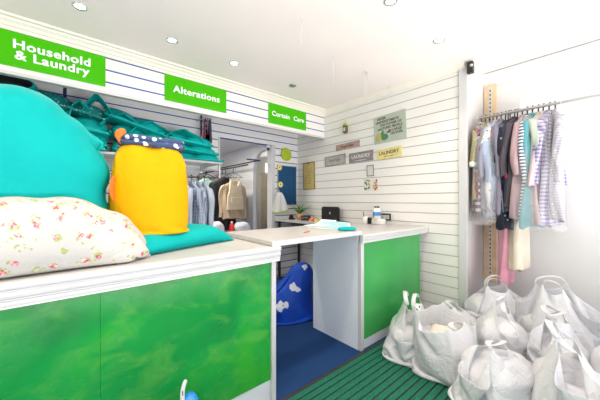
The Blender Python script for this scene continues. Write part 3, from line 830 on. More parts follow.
# --- blue bag behind the flap
bb = thing('shopping_bag', (2.04, 2.56, .002), 'big cobalt blue bag with white marks on the carpet under the flap', 'bag', rz=R(-15))
x, fs, _ = box_mesh(.42, .34, .74, 21, 17, 37)
x[:, 0] *= 1 - .30 * x[:, 2] / .7; x[:, 1] *= 1 - .45 * x[:, 2] / .7
x = relax(x, fs, 90, 8, lambda t: 6 * (1 - .6 * t), -4, .06, .4, [(2, -1, lambda t: .76 - .08 * t)], [((-.06, 0, .15), (.23, .19, .17)), ((.07, .0, .46), (.13, .12, .18))], seed=5, jit=.008, start=rumple(x, .10, 7, 2, lambda p: min(1, p[2] * 4)))
x[:, 0] += .10 * np.clip(x[:, 2] - .2, 0, 1)
x[:, 0] *= 1.3
cloth_obj('bag_body', bb, x, fs, 'blue_print', 1)
for k, (px, pv, w, h) in enumerate(((296, 281, .05, .055), (287, 303, .075, .04))):
    pass

# ================================================================== BLUE CAPPED BOTTLE (bottom edge)
bt = thing('spray_bottle', (at(189.5, 395, Y=1.42).x, 1.42, 0), 'blue domed container with curved white handle before the long counter', 'bottle')
MB().lathe([(.001, 0), (.045, 0), (.05, .01), (.05, .32), (.046, .365), (.034, .397), (.018, .411), (.001, .414)], 'sprayblue', n=28).build('bottle_body', bt, smooth=True)
MB().ribbon([V((-.036, -.012, .36)), V((-.040, -.015, .42)), V((-.039, -.016, .455)), V((-.031, -.016, .482)), V((-.020, -.014, .50))], [V((1, 0, 0)), V((1, 0, 0)), V((.95, 0, -.2)), V((.8, 0, -.5)), V((.4, 0, -.4))], .024, .006, 'mug').build('handle', bt, sub=1)
MB().box(-.041, -.037, -.0195, -.0185, .430, .452, 'black').build('printed_mark', bt)

# ================================================================== HANGING CLOTHES
def tri(x): x = x / (2 * pi); return 4 * abs(x - math.floor(x + .5)) - 1
def garment(name, loc, W, L, T, mat, label, rz=0, seed=1, sleeve=.55, collar=None, group=None, cuffs=None, flare=1.0, cat='garment'):
    """hangs from its shoulders; width along local x, thickness along local y; origin = top of neck"""
    t = thing(name, loc, label, cat, rz, group)
    rnd = random.Random(seed); n = 40; rs = []; mb = MB()
    prof = [(0, .26, .5), (-.025, .36, .62), (-.05, .66, .75), (-.085, .96, .8), (-.15, 1.0, .9), (-.28, .95, .95), (-.45, .93, 1.0), (-.62, .96, 1.05), (-.80, 1.0, 1.12), (-.95, 1.03, 1.2), (-1.0, 1.04, 1.22)]
    k1, k2, k3 = rnd.uniform(26, 38), rnd.uniform(50, 70), rnd.uniform(0, 6.28)
    for j, (z, sw, st) in enumerate(prof):
        zz = z if z > -.16 else -.15 + (z + .15) / .85 * (L - .15)
        g = max(0, min(1, -z * 2.0)); rr = []
        for i in range(n):
            a = 2 * pi * i / n
            x = sgnpow(cos(a), .8) * W / 2 * sw * (1 + (flare - 1) * max(0, -z)); y = sgnpow(sin(a), .7) * T / 2 * st
            y += g * T * (.42 * sin(x * k1 + k3 + z * 3) + .22 * tri(x * k2 + seed * 4 + z * 2))
            x += g * .02 * sin(seed * 3 + z * 7)
            rr.append(V((x, y, zz + (.015 * sin(3 * a + seed) + .01 * sin(x * 30) if j >= len(prof) - 2 else 0))))
        rs.append(rr)
    rs.append([V((p.x * .97, p.y * .8, p.z + .004)) for p in rs[-1]])
    rs.append([V((p.x * .9, p.y * .6, p.z + .08)) for p in rs[-1]])
    mb.rings(rs, mat); mb.build('body', t, sub=1)
    if sleeve:
        for s in (-1, 1):
            mb = MB(); rs = []; m = 11; q1, q2 = rnd.uniform(0, 6), rnd.uniform(3, 8)
            sw_ = rnd.uniform(-.03, .05)
            for j in range(m):
                f = j / (m - 1); r0 = .070 * (1 - .38 * f)
                cx = s * (W / 2 * .84 + .05 * min(1, f * 3) + .014 * sin(f * q2 + seed)); cz = -.07 - f * sleeve
                cy = .012 * sin(f * 5 + seed + s) + sw_ * f
                rr = []
                for i in range(18):
                    a = 2 * pi * i / 18
                    rad = 1 + .16 * tri(3 * a + q1 + 4 * f) + .10 * sin(5 * a + f * 14 + q1)
                    rr.append(V((cx + r0 * cos(a) * .85 * rad, cy + r0 * sin(a) * min(.62, T / .10) * rad, cz + (-.02 * s * cos(a) if j == 0 else 0) + .006 * sin(9 * f + i))))
                rs.append(rr)
            last = list(rs[-1])
            cxm = sum(p.x for p in last) / 18; cym = sum(p.y for p in last) / 18
            rs.append([V((cxm + (p.x - cxm) * .93, cym + (p.y - cym) * .9, p.z + .003)) for p in last])
            rs.append([V((cxm + (p.x - cxm) * .8, cym + (p.y - cym) * .7, p.z + .05)) for p in last])
            mb.rings(rs, mat); so = mb.build('sleeve', t, sub=1)
            if cuffs:
                MB().rings([[V((cxm + (p.x - cxm) * 1.12, cym + (p.y - cym) * 1.14, p.z + dz)) for p in last] for dz in (.045, -.004)], cuffs).build('cuff', so, smooth=True)
    if collar:
        mb = MB(); rr = []
        for z, s in ((-.03, 1.25), (.012, 1.12), (.018, 1.0), (-.02, .95)):
            rr.append([V((W * .14 * s * cos(2 * pi * i / 20), T * .34 * s * sin(2 * pi * i / 20), z)) for i in range(20)])
        mb.rings(rr, collar, False, False); mb.build('collar', t, sub=1)
    return t
def hanger(loc, rz, label, group, hookh=.10, W=.40, mat='hanger'):
    t = thing('clothes_hanger', loc, label, 'hanger', rz, group)
    path = [(.0, 0, -hookh), (0, 0, -.035)] + [(.022 * sin(a) * 1.0 - .0, 0, .0 - .022 + .0 + .022 * (-cos(a)) + .022) for a in [pi * .1 * i for i in range(0)]]
    hk = [(0, 0, -hookh), (0, 0, -.045)] + [(.024 - .024 * cos(a), 0, -.018 + .030 * sin(a)) for a in [R(-20 + 20 * i) for i in range(11)]]
    MB().tube(hk, .006, mat, 6).build('hook', t, smooth=True)
    MB().tube([(-W / 2, 0, -hookh - .085), (-W / 4, 0, -hookh - .035), (0, 0, -hookh), (W / 4, 0, -hookh - .035), (W / 2, 0, -hookh - .085), (0, 0, -hookh - .09), (-W / 2, 0, -hookh - .085)], .004, mat, 6).build('shoulders', t)
    return t

def pat(name, fn): M[name] = patterned(name, fn, .8)
pat('red_flower', spots(26, .30, (.80, .77, .72), (.55, .03, .05), (.62, .10, .10), (.30, .32, .16)))
pat('olive', lambda nt, v: ramp(nt, noise_tex(nt, v, 50), [(.3, (.27, .25, .12)), (.7, (.40, .37, .20))]))
pat('plaid', checks(.07, (.28, .02, .05), (.10, .02, .05), (.62, .58, .56)))
M['greyshirt'] = cloth('grey poplin', (.27, .27, .32), .75)
M['lightblue'] = cloth('light blue poplin', (.38, .46, .60), .75)
M['mauve'] = cloth('grey mauve cotton', (.22, .20, .26), .8)
pat('navyred', spots(13, .34, (.025, .028, .05), (.62, .03, .06), (.025, .028, .05), (.10, .12, .18)))
pat('blackprint', spots(24, .27, (.018, .022, .035), (.30, .36, .42), (.018, .022, .035), (.10, .13, .17)))
M['charcoal'] = cloth('charcoal cloth', (.07, .06, .075), .8)
M['dusty'] = cloth('dusty pink cloth', (.46, .32, .34), .8)
pat('navystripe', stripes(2, .032, .5, (.80, .81, .82), (.08, .11, .20)))
M['aqua'] = cloth('teal blue cotton', (.10, .33, .36), .8)
M['sage'] = cloth('pale sage cotton', (.46, .53, .44), .8)
M['palepink'] = cloth('pale pink cotton', (.64, .50, .51), .8)
pat('lilaccheck', checks(.036, (.66, .63, .72), (.40, .35, .52), (.17, .14, .30)))
pat('greycheck', checks(.024, (.60, .58, .62), (.46, .44, .50), (.34, .33, .39)))
M['pink'] = cloth('candy pink satin', (.72, .33, .43), .6)
M['creamdress'] = cloth('cream satin', (.74, .66, .54), .65)
RX, RZ = 3.60, 2.322
rl = thing('clothes_rail', (RX, YR - .045, RZ), 'long chrome clothes rail across the alcove', 'clothes rail')
MB().tube([(0, 0, 0), (0, YS + .065 - YR, 0)], .014, 'steel', 12).build('rail_tube', rl, smooth=True)
MB().lathe([(.001, 0), (.034, 0), (.034, .006), (.02, .012), (.001, .012)], 'steel', n=16).build('wall_flange', rl, smooth=True)
rl.children[-1].rotation_euler = (pi / 2, 0, 0)
MB().tube([(0, -.02, 0), (.18, -.02, .0), (XA - RX, -.02, .0)], .009, 'steel', 8).build('wall_arm', rl, smooth=True)
G1 = 'clothes on the alcove rail'; GH = 'wire hangers on the alcove rail'
clothes = [  # y, material, length, sleeve, thickness, label, collar, cuffs
    (1.055, 'plaid', 1.02, .36, .07, 'dark red plaid shirt with white cuffs, first on the rail by the slatted wall', 'plaid', 'paper'),
    (1.015, 'olive', .86, .42, .07, 'olive shirt with white cuffs second from slatted wall on the rail', 'olive', 'paper'),
    (.975, 'red_flower', 1.0, .30, .07, 'short sleeved white top with red flowers beside the olive shirt', None, None),
    (.940, 'greyshirt', .98, .55, .07, 'mid grey shirt under clear film left of the light blue shirt', 'greyshirt', None),
    (.905, 'lightblue', 1.04, .60, .07, 'plain light blue shirt in the first bunch', 'lightblue', None),
    (.865, 'mauve', 1.0, .55, .07, 'grey mauve shirt just right of the light blue shirt', 'mauve', None),
    (.825, 'navyred', 1.0, .30, .07, 'near black top with red blooms in the first bunch', None, None),
    (.785, 'blackprint', 1.16, .40, .07, 'black dress with pale leafy print', None, None),
    (.745, 'charcoal', .95, .55, .06, 'plain charcoal shirt between the black dress and dusty pink shirt', 'charcoal', None),
    (.680, 'dusty', 1.06, .55, .07, 'dusty pink shirt starting the second bunch', 'dusty', None),
    (.640, 'navystripe', 1.04, .62, .075, 'navy and white striped shirt', 'navystripe', None),
    (.598, 'aqua', 1.13, .66, .075, 'teal blue shirt with collar next to the striped one', 'aqua', None),
    (.552, 'sage', .90, .40, .075, 'pale sage green shirt', 'sage', None),
    (.515, 'palepink', 1.10, .66, .07, 'pale pink blouse between sage and lilac shirts', 'palepink', None),
    (.470, 'lilaccheck', 1.10, .64, .075, 'lilac checked shirt near the free end of the row', 'lilaccheck', None),
    (.425, 'greycheck', 1.06, .62, .07, 'faint grey checked shirt last in the row by bare wall', 'greycheck', None),
]
for k, (y, m_, L, sl, T, lab, colr, cf) in enumerate(clothes):
    y *= .985
    rz = R(random.Random(k).uniform(-13, 13))
    hanger((RX, y, RZ + .014), rz, 'black wire hanger carrying the ' + lab.split(',')[0].split(' under')[0].split(' second')[0].split(' beside')[0].split(' in the')[0].split(' between')[0].split(' next')[0].split(' near')[0].split(' last')[0].split(' just')[0].split(' starting')[0], GH)
    garment('shirt' if colr else 'top', (RX, y, RZ - .075), .42, L, T, m_, lab, rz, k + 3, sl, colr, G1, cf)
hanger((RX, .79, RZ + .014), 0, 'black wire hanger carrying the long pink dress', GH)
garment('dress', (RX + .06, .83, RZ - .08), .34, 1.78, .07, 'pink', 'long pink dress hanging below the other clothes', 0, 61, 0, None, G1, None, 1.0)
hanger((RX, .71, RZ + .014), 0, 'black wire hanger carrying the long cream dress', GH)
garment('dress', (RX + .05, .715, RZ - .08), .34, 1.58, .09, 'creamdress', 'long cream dress hanging right of the pink dress', 0, 67, 0, None, G1, None, 1.05)
# clear film covers
def cover(y, L, T, seed, label, W=.54):
    t = thing('garment_cover', (RX, y, RZ - .055), label, 'garment cover', 0, 'clear film covers on the alcove rail')
    mb = MB(); rs = []; n = 30
    for j, (f, sw, st) in enumerate(((0, .12, .2), (-.03, .40, .6), (-.08, .90, .9), (-.2, 1.0, 1.0), (-.45, 1.0, 1.05), (-.7, 1.02, 1.1), (-.88, 1.04, 1.2), (-1, 1.06, 1.3))):
        z = f if f > -.19 else f * L
        rs.append([V((W / 2 * sw * sgnpow(cos(a), .7) + .014 * sin(5 * a + seed + j), T / 2 * st * sgnpow(sin(a), .8) + .012 * sin(7 * a + j * 1.3 + seed), z + (.02 * sin(3 * a + seed) if j == 7 else 0))) for a in [2 * pi * i / n for i in range(n)]])
    mb.rings(rs, 'film', True, False); mb.build('film_sleeve', t, sub=1)
cover(1.0, 1.12, .16, 1, 'clear film cover over the clothes nearest the slatted wall')
cover(.90, 1.12, .12, 2, 'clear film cover over the grey and light blue shirts')
cover(.62, 1.16, .18, 3, 'clear film cover over the striped and teal shirts')
cover(.45, 1.16, .17, 4, 'clear film cover over the checked shirts at row end')
tg = MB().box(-.004, .004, -.02, .02, -.02, .10, 'paper').build('paper_ticket'); tg.location = at(523, 107, X=RX - .02); tag(tg, 'white paper ticket on the rail at start of second bunch', 'ticket')
tg = MB().ribbon([(0, 0, .13), (0, .003, .05), (0, 0, -.05), (0, .004, -.11)], (0, 1, 0), .014, .002, 'film').build('film_strip'); tg.location = at(561, 103, X=RX - .02); tag(tg, 'clear film strip dangling from the empty rail length', 'strip')

# wooden upright with slotted strip, on the alcove wall
yu = at(491, 180, X=XA).y
wu = thing('slotted_post', (XA, yu, .40), 'pale wooden post with slotted metal strip behind the clothes', 'post')
MB().box(-.025, 0, -.062, .062, 0, 2.39, 'wood').build('wooden_board', wu, bevel=.003)
mb = MB(); mb.box(-.034, -.025, -.014, .014, .02, 2.36, 'steel')
for k in range(46): mb.box(-.0355, -.0335, -.006, .006, .05 + k * .05, .075 + k * .05, 'rubber')
mb.build('slotted_strip', wu)
# sensor at the top of the corner trim and its cable
sp = at(470.5, 69, X=XW - .035)
se = thing('wall_sensor', sp, 'small black sensor box at the top of the slatted wall end', 'sensor')
MB().box(-.03, .03, -.03, .03, -.055, .07, 'black').build('housing', se, bevel=.008)
MB().blob((-.03, -.018, .02), (.014, .016, .016), 'steel').build('lens', se, smooth=True)
MB().box(.0, .03, -.012, .012, .04, .075, 'rubber').build('bracket', se, bevel=.003)
c0 = sp + V((.0, -.035, .0)); c1 = V((XA - .03, yu + .06, 2.79))
cb = MB().tube([c0, c0 + V((.10, -.03, -.05)), c0 + V((.25, -.04, -.02)), c1 + V((-.08, 0, .03)), c1, c1 + V((0, -.06, .015)), c1 + V((.0, -.12, -.03)), c1 + V((.01, -.2, -.035)), c1 + V((.02, -.26, .02)), c1 + V((.03, -.28, .07))], .004, 'cable', 6).build('sensor_cable', smooth=True)
tag(cb, 'thin pale cable looping from the black sensor to wooden post', 'cable')

# ================================================================== SIGN WALL DECOR
def plaque(name, u0, u1, vtl, vtr, vbl, vbr, mat, label, cat, edge=None, rz=0, th=.012):
    """flat board on the slatted wall between two image columns"""
    a = at(u0, (vtl + vbl) / 2, X=XW); b = at(u1, (vtr + vbr) / 2, X=XW)
    h = ((at(u0, vtl, X=XW).z - at(u0, vbl, X=XW).z) + (at(u1, vtr, X=XW).z - at(u1, vbr, X=XW).z)) / 2
    c = (a + b) / 2; w = abs(a.y - b.y); tilt = math.atan2(b.z - a.z, w)
    t = thing(name, (XW - .001, c.y, c.z), label, cat)
    t.rotation_euler = (tilt * 1.0, 0, 0) if False else (-tilt, 0, 0)
    MB().box(-th, 0, -w / 2, w / 2, -h / 2, h / 2, mat).build('board', t, bevel=.002)
    if edge:
        m = MB(); e = .012
        for (y0, y1, z0, z1) in ((-w / 2, w / 2, h / 2 - e, h / 2), (-w / 2, w / 2, -h / 2, -h / 2 + e), (-w / 2, -w / 2 + e, -h / 2, h / 2), (w / 2 - e, w / 2, -h / 2, h / 2)):
            m.box(-th - .004, -th + .001, y0, y1, z0, z1, edge)
        m.build('frame', t)
    return t, w, h, th
TR = (pi / 2, 0, -pi / 2)
def words_on(p, body, size, mat, dy=0, dz=0, bold=.0, sx=1.0, align='CENTER', name='lettering'):
    t, w, h, th = p
    return text_mesh(name, body, size, mat, t, (-th - .0015, dy, dz), TR, bold, align, 1.0, .0008, .9, sx)
def faded_marks(p, span, hgt, n, mat, dz=0):          # worn, unreadable lettering: short upright strokes
    m = MB(); rnd = random.Random(n); th = p[3]
    for i in range(n):
        y = -span / 2 + span * (i + .5) / n; a = hgt * rnd.uniform(.35, .5)
        m.box(-th - .0012, -th + .001, y - span / n * .28, y + span / n * .28, dz - a, dz + a * rnd.uniform(.5, 1), mat)
    return m.build('faded_lettering', p[0])
M['sage_sign'] = plain('grey green enamel', (.44, .50, .42), .4, var=.05)
M['ink'] = plain('dark olive ink', (.10, .11, .05), .6)
M['inkbrown'] = plain('brown ink', (.14, .07, .06), .6)
M['pinkwood'] = plain('worn rose wood', (.42, .29, .25), .6, var=.25, scale=25)
M['greywood'] = plain('worn grey wood', (.44, .42, .38), .6, var=.18, scale=25)
M['plumwood'] = plain('worn plum wood', (.27, .23, .25), .6, var=.25, scale=25)
M['yellowwood'] = plain('yellow enamel', (.74, .66, .26), .5, var=.1, scale=18)
M['offwhite'] = plain('off white card', (.72, .70, .64), .7)
M['ochre'] = plain('ochre paint', (.50, .44, .10), .6)
M['fern'] = plain('fern green paint', (.08, .22, .10), .6)
p = plaque('wall_plaque', 374.5, 406.5, 119, 109, 145.5, 138.5, 'sage_sign', 'largest plaque, grey green with six lines of words about stupid people', 'plaque')
wl = p[1]
for i, (s, dy) in enumerate((('NEVER', .115), ('UNDERESTIMATE', .03), ('THE POWER OF', -.02), ('STUPID PEOPLE', -.035), ('IN LARGE', -.085), ('GROUPS', -.105))):
    words_on(p, s, .046, 'ink', dy, .148 - i * .047, .0012)
mb = MB()
mb.blob((0, .13, -.09), (.002, .035, .05), 'ochre', 12, 8); mb.blob((0, .115, -.03), (.0025, .022, .022), 'sage_sign', 12, 8); mb.blob((0, .118, -.012), (.003, .026, .01), 'ink', 12, 8)
mb.blob((0, .06, -.1), (.0025, .045, .035), 'fern', 12, 8); mb.blob((0, .085, -.07), (.003, .02, .05), 'fern', 12, 8); mb.blob((0, .01, -.055), (.002, .028, .008), 'ink', 12, 8)
o = mb.build('painted_picture', p[0], smooth=True); o.location = (-p[3] - .001, .0, .015); o.scale = (1, 1.25, 1.3)
p = plaque('wall_plaque', 336.5, 360, 146, 140.5, 152, 147, 'pinkwood', 'narrow rose coloured plaque with dark words, above the other word plaques', 'plaque')
faded_marks(p, .26, .04, 15, 'inkbrown')
p = plaque('wall_plaque', 325.5, 346, 158, 154, 167.5, 164, 'greywood', 'pale grey plaque with faded words, first in the row of three', 'plaque', 'plumwood')
faded_marks(p, .24, .055, 12, 'plumwood', .005)
p = plaque('wall_plaque', 349.5, 373.5, 154.5, 150, 164, 160.5, 'plumwood', 'plum grey plaque reading LAUNDRY, middle of the row of three', 'plaque')
words_on(p, 'LAUNDRY', .074, 'offwhite', 0, .008, .002); faded_marks(p, .20, .018, 18, 'offwhite', -.05)
p = plaque('wall_plaque', 377.5, 402, 151.5, 145.5, 160.5, 157, 'yellowwood', 'yellow plaque reading LAUNDRY, right of the plum grey one', 'plaque')
words_on(p, 'LAUNDRY', .066, 'inkbrown', 0, .012, .001); faded_marks(p, .15, .014, 14, 'inkbrown', -.038)
p = plaque('price_card', 367, 374, 166, 165, 177, 176.5, 'offwhite', 'small white card with grey border beneath the plum plaque', 'card', 'plumwood', th=.004)
mb = MB()
for r in range(5):
    for c_ in range(3): mb.box(-.0055, -.004, -.03 + c_ * .022, -.016 + c_ * .022, -.06 + r * .026, -.046 + r * .026, 'steel')
mb.build('printed_grid', p[0])
for (u0, u1, cols, lab) in ((364, 371.3, ('fern', 'leaf', 'ochre'), 'left of two small floral cards, mostly green'), (372, 378, ('red', 'pinkwood', 'ochre'), 'right of two small floral cards, mostly red')):
    p = plaque('greeting_card', u0, u1, 180, 179.5, 191.5, 191, 'offwhite', lab, 'card', th=.003)
    mb = MB(); rnd = random.Random(int(u0))
    for k in range(16): mb.blob((-.0035, rnd.uniform(-.036, .036) * p[1] / .09, rnd.uniform(-.07, .07)), (.001, .011 + .006 * rnd.random(), .011 + .008 * rnd.random()), cols[k % 3], 10, 6)
    mb.build('flower_print', p[0])
# dark bottle shaped ornament
q = at(346.5, 129, X=XW)
orn = thing('wall_lantern', (XW - .001, q.y, q.z), 'little dark green lantern hung on the slatted wall', 'lantern')
MB().box(-.05, -.002, -.034, .034, -.075, .035, 'darkwood').build('lantern_body', orn, bevel=.006)
MB().prism([(-.04, .035), (.04, .035), (.012, .07), (-.012, .07)], -.055, -.001, 'x', 'ochre').build('cap', orn)
MB().box(-.053, -.049, -.02, .02, -.05, .01, 'steel').build('pane', orn)
MB().tube([(-.025, -.012, .07), (-.025, -.012, .10), (-.025, 0, .13), (-.025, .012, .10), (-.025, .012, .07)], .003, 'ochre', 6).build('hanging_loop', orn)
# framed certificate
p = plaque('framed_certificate', 303.8, 315.2, 164, 161.8, 190.6, 189.6, 'gold', 'parchment certificate in dark frame next to the noticeboard', 'certificate', 'darkwood')
mb = MB()
for k in range(7): mb.box(-.0135, -.0118, -.06 + .012 * (k % 2), .06 - .012 * (k % 3), -.14 + k * .035, -.134 + k * .035, 'darkwood')
mb.build('printed_lines', p[0])
MB().box(-.02, -.011, -.022, .022, p[2] / 2 - .03, p[2] / 2 - .012, 'darkwood').build('clip', p[0])

# ================================================================== BACK CORNER
q = at(286.2, 155, Y=YB - .02)
pl = MB().lathe([(.001, -.004), (.08, -.004), (.112, .012), (.118, .012), (.112, -.006), (.08, -.014), (.001, -.014)], 'lime', n=40).build('round_tray', smooth=True)
pl.location = (q.x, YB - .015, q.z); pl.rotation_euler = (pi / 2, 0, 0); tag(pl, 'round lime green tray on the back wall above the noticeboard', 'tray')
a, b = at(277, 166, Y=YB), at(296.3, 166.5, Y=YB); zt = at(286, 166, Y=YB).z; zb_ = at(286, 206, Y=YB).z
nb = thing('noticeboard', ((a.x + b.x) / 2, YB - .001, (zt + zb_) / 2), 'blue felt noticeboard on the back wall below the lime tray', 'noticeboard')
w, h = (b.x - a.x) / 2, (zt - zb_) / 2
MB().box(-w, w, -.012, 0, -h, h, 'navy_board').build('felt_panel', nb)
mb = MB(); e = .014
for (x0, x1, z0, z1) in ((-w, w, h - e, h), (-w, w, -h, -h + e), (-w, -w + e, -h, h), (w - e, w, -h, h)): mb.box(x0, x1, -.018, 0, z0, z1, 'steel')
mb.build('frame', nb, bevel=.002)
for (u, v, lab) in ((279.5, 168, 'yellow flower cut-out at the top corner of the noticeboard'), (280.5, 185, 'yellow flower cut-out halfway down the noticeboard')):
    q = at(u, v, Y=YB - .015); mb = MB()
    for k in range(6): mb.blob((.03 * cos(k * pi / 3), 0, .03 * sin(k * pi / 3)), (.024, .004, .024), 'note', 12, 6)
    mb.blob((0, -.003, 0), (.014, .004, .014), 'darkwood', 10, 6)
    o = mb.build('paper_flower', smooth=True); o.location = (q.x, YB - .02, q.z); tag(o, lab, 'paper decoration')
q = at(280, 206, Y=YB - .06)
ap = thing('hanging_apron', (q.x, YB - .03, at(280, 193, Y=YB).z), 'white cloth with lime edging hanging from the noticeboard', 'apron')
mb = MB(); vs = []; nx, nz = 14, 8
W0, W1, H = .05, .20, at(280, 194, Y=YB).z - at(280, 213, Y=YB).z
def app(i, j, dy=0):
    f = j / nz; x = (i / nx * 2 - 1) * (W0 + (W1 - W0) * f ** .8) * .98
    return V((x + .02 * f, -.015 * sin(i * 1.1 + j * .2) * f - .01 + dy, -f * H - .03 * f * (1 - (2 * i / nx - 1) ** 2) + .035 * f * (i / nx)))
for dy in (0, -.006): vs += [app(i, j, dy) for j in range(nz + 1) for i in range(nx + 1)]
fs = [(j * (nx + 1) + i, j * (nx + 1) + i + 1, (j + 1) * (nx + 1) + i + 1, (j + 1) * (nx + 1) + i) for j in range(nz) for i in range(nx)]
K = (nx + 1) * (nz + 1)
mb.add(vs, fs + [tuple(k + K for k in f[::-1]) for f in fs], 'paper'); mb.build('cloth', ap, sub=1)
MB().tube([app(i, nz, -.003) for i in range(nx + 1)], .011, 'lime_trim', 8).build('edging', ap, smooth=True)
MB().tube([(-.02, .01, 0), (0, .0, .05), (.02, .01, 0)], .004, 'paper', 6).build('hanging_loop', ap)

DZ = 1.046
# plant
q = at(299.5, 213, X=3.18)
pt_ = thing('potted_plant', (3.18, q.y, DZ), 'small spiky green plant in patterned terracotta pot on desk', 'plant')
M['potprint'] = patterned('diamond pot glaze', checks(.035, (.85, .62, .45), (.74, .30, .14), (.60, .14, .06), (0, 2)), .4, .05)
MB().lathe([(.001, 0), (.042, 0), (.058, .055), (.064, .10), (.058, .10), (.05, .085), (.001, .085)], 'potprint', n=24).build('pot', pt_, smooth=True)
mb = MB(); rnd = random.Random(4)
for k in range(46):
    a = rnd.uniform(0, 2 * pi); L = rnd.uniform(.14, .28); lean = rnd.uniform(.15, 1.0); wdt = rnd.uniform(.010, .018)
    pth = [V((cos(a) * .02 + cos(a) * lean * L * f * (.6 + .5 * f), sin(a) * .02 + sin(a) * lean * L * f * (.6 + .5 * f), .09 + L * f - .45 * L * lean * f * f)) for f in (0, .25, .5, .75, 1)]
    vs = []; sd = V((-sin(a), cos(a), 0))
    for f, p_ in zip((.7, 1, .9, .6, .05), pth): vs += [p_ + sd * wdt * f / 1 * .6, p_ + V((0, 0, .002)), p_ - sd * wdt * f * .6]
    mb.add(vs, [(3 * i + c_, 3 * i + c_ + 1, 3 * i + c_ + 4, 3 * i + c_ + 3) for i in range(4) for c_ in (0, 1)], 'leaf')
mb.build('leaves', pt_, smooth=True)
# black device standing on the desk
q0, q1 = at(322, 221, X=3.28), at(339.3, 221, X=3.28)
dv = thing('computer_monitor', (3.28, (q0.y + q1.y) / 2, DZ), 'small black screen with pale round logo standing on the desk', 'monitor')
w = abs(q0.y - q1.y) / 2
def rrect(w, z0, z1, r, n=5):
    pts = []
    for (cx, cz, a0) in ((w - r, z1 - r, 0), (-w + r, z1 - r, pi / 2), (-w + .006, z0 + .006, pi), (w - .006, z0 + .006, 3 * pi / 2)):
        rr = r if cz > (z0 + z1) / 2 else .006
        for i in range(n + 1): pts.append((cx + rr * cos(a0 + pi / 2 * i / n), cz + rr * sin(a0 + pi / 2 * i / n)))
    return pts
MB().prism(rrect(w, .008, .235, .04), -.012, .012, 'x', 'black').build('casing', dv, bevel=.003)
MB().box(-.05, .05, -w * .5, w * .5, 0, .010, 'black').build('stand', dv, bevel=.003)
mb = MB(); mb.blob((-.0125, 0, .13), (.001, .016, .017), 'steel', 14, 8); mb.blob((-.0125, -.004, .154), (.001, .004, .007), 'steel', 8, 6); mb.build('logo', dv, smooth=True)
# phone, tape, papers etc on the desk
q = at(308, 216, X=3.15)
ph = thing('desk_telephone', (3.12, q.y, DZ), 'black telephone on the desk beside plant pot', 'telephone', rz=R(20))
MB().prism([(-.08, 0), (.08, 0), (.08, .045), (-.08, .02)], -.07, .07, 'y', 'black').build('base', ph, bevel=.004)
MB().tube([(-.03, -.085, .05), (-.03, -.06, .066), (-.03, 0, .072), (-.03, .06, .066), (-.03, .085, .05)], [.022, .02, .014, .02, .022], 'black', 10).build('handset', ph, smooth=True)
mb = MB()
for i in range(3):
    for j in range(4): mb.box(.01 + i * .02, .024 + i * .02, -.04 + j * .02, -.026 + j * .02, .036 + i * .004, .041 + i * .004, 'steel')
mb.build('keypad', ph)
q = at(291.5, 215, X=3.05)
td = thing('tape_dispenser', (3.05, q.y, DZ), 'black tape dispenser on the desk left of the plant', 'tape dispenser')
MB().prism([(-.05, 0), (.06, 0), (.06, .02), (.02, .03), (-.02, .05), (-.05, .03)], -.02, .02, 'y', 'black').build('base', td, bevel=.003)
o = MB().lathe([(.02, -.01), (.04, -.01), (.04, .01), (.02, .01), (.02, -.01)], 'rubber', n=20).build('tape_roll', td, smooth=True); o.rotation_euler = (pi / 2, 0, 0); o.location = (-.005, 0, .05)
for k, (u, v, m_, lab, sz) in enumerate(((288, 218.5, 'paper', 'white sheet of paper at the near desk corner', (.15, .10)), (304, 218.5, 'paper', 'white sheet of paper on the desk in front of the telephone', (.12, .10)))):
    q = at(u, v, Z=DZ); o = MB().box(-sz[0], sz[0], -sz[1], sz[1], 0, .003, m_).build('paper_sheet'); o.location = (min(3.2, max(2.98, q.x)), q.y, DZ + .001); o.rotation_euler = (0, 0, R(15 + 30 * k)); tag(o, lab, 'paper')
q = at(312.5, 217.5, X=3.08); o = MB().prism([(-.06, 0), (.06, 0), (.0, .06)], -.04, .04, 'y', 'terracotta').build('wooden_block'); o.location = (3.08, q.y, DZ); tag(o, 'small reddish brown wedge on the desk beside the telephone', 'ornament')
q = at(317.5, 218, X=3.08); o = MB().box(-.04, .04, -.035, .035, 0, .035, 'note').build('sticky_notes', bevel=.003); o.location = (3.08, q.y, DZ); tag(o, 'yellow pad of sticky notes on the desk by black screen', 'notepad')
c = MB().tube([V((3.24, 3.60, DZ + .1)), V((3.30, 3.5, DZ + .06)), V((3.32, 3.38, DZ + .01)), V((3.30, 3.3, DZ + .005)), V((3.3, 3.15, DZ + .005)), V((3.32, 3.0, DZ + .02)), V((3.34, 2.85, DZ + .01)), V((3.3, 2.7, DZ + .005))], .004, 'black', 6).build('power_cable', smooth=True)
tag(c, 'thin black cable lying along the foot of the sign wall', 'cable')

# things on the flap / shorter counter
FZ = 1.075 + .034
q = at(338, 227, Z=FZ)
pd = thing('receipt_pad', (0, 0, FZ), 'stack of white and aqua paper slips on the flap end', 'paper pad')
A = at(318, 232, Z=FZ); Bq = at(326, 223.5, Z=FZ); Cq = at(352, 223.5, Z=FZ); D = at(356, 230, Z=FZ)
A = V((1.90, 1.90, 0)); 
pd.location = (2.03, 1.93, FZ); pd.rotation_euler = (0, 0, R(8))
def curved_sheet(w, d, z, lift, mat):
    m = MB(); n = 10; r_ = []
    for i in range(n + 1):
        f = i / n; zz = z + lift * max(0, f - .55) ** 2
        r_.append([V((-w / 2 + w * f, -d / 2, zz)), V((-w / 2 + w * f, d / 2, zz)), V((-w / 2 + w * f, d / 2, zz + .004)), V((-w / 2 + w * f, -d / 2, zz + .004))])
    return m.rings(r_, mat)
curved_sheet(.30, .34, .000, .10, 'paper').build('sheet', pd); curved_sheet(.29, .33, .006, .16, 'paper').build('sheet', pd)
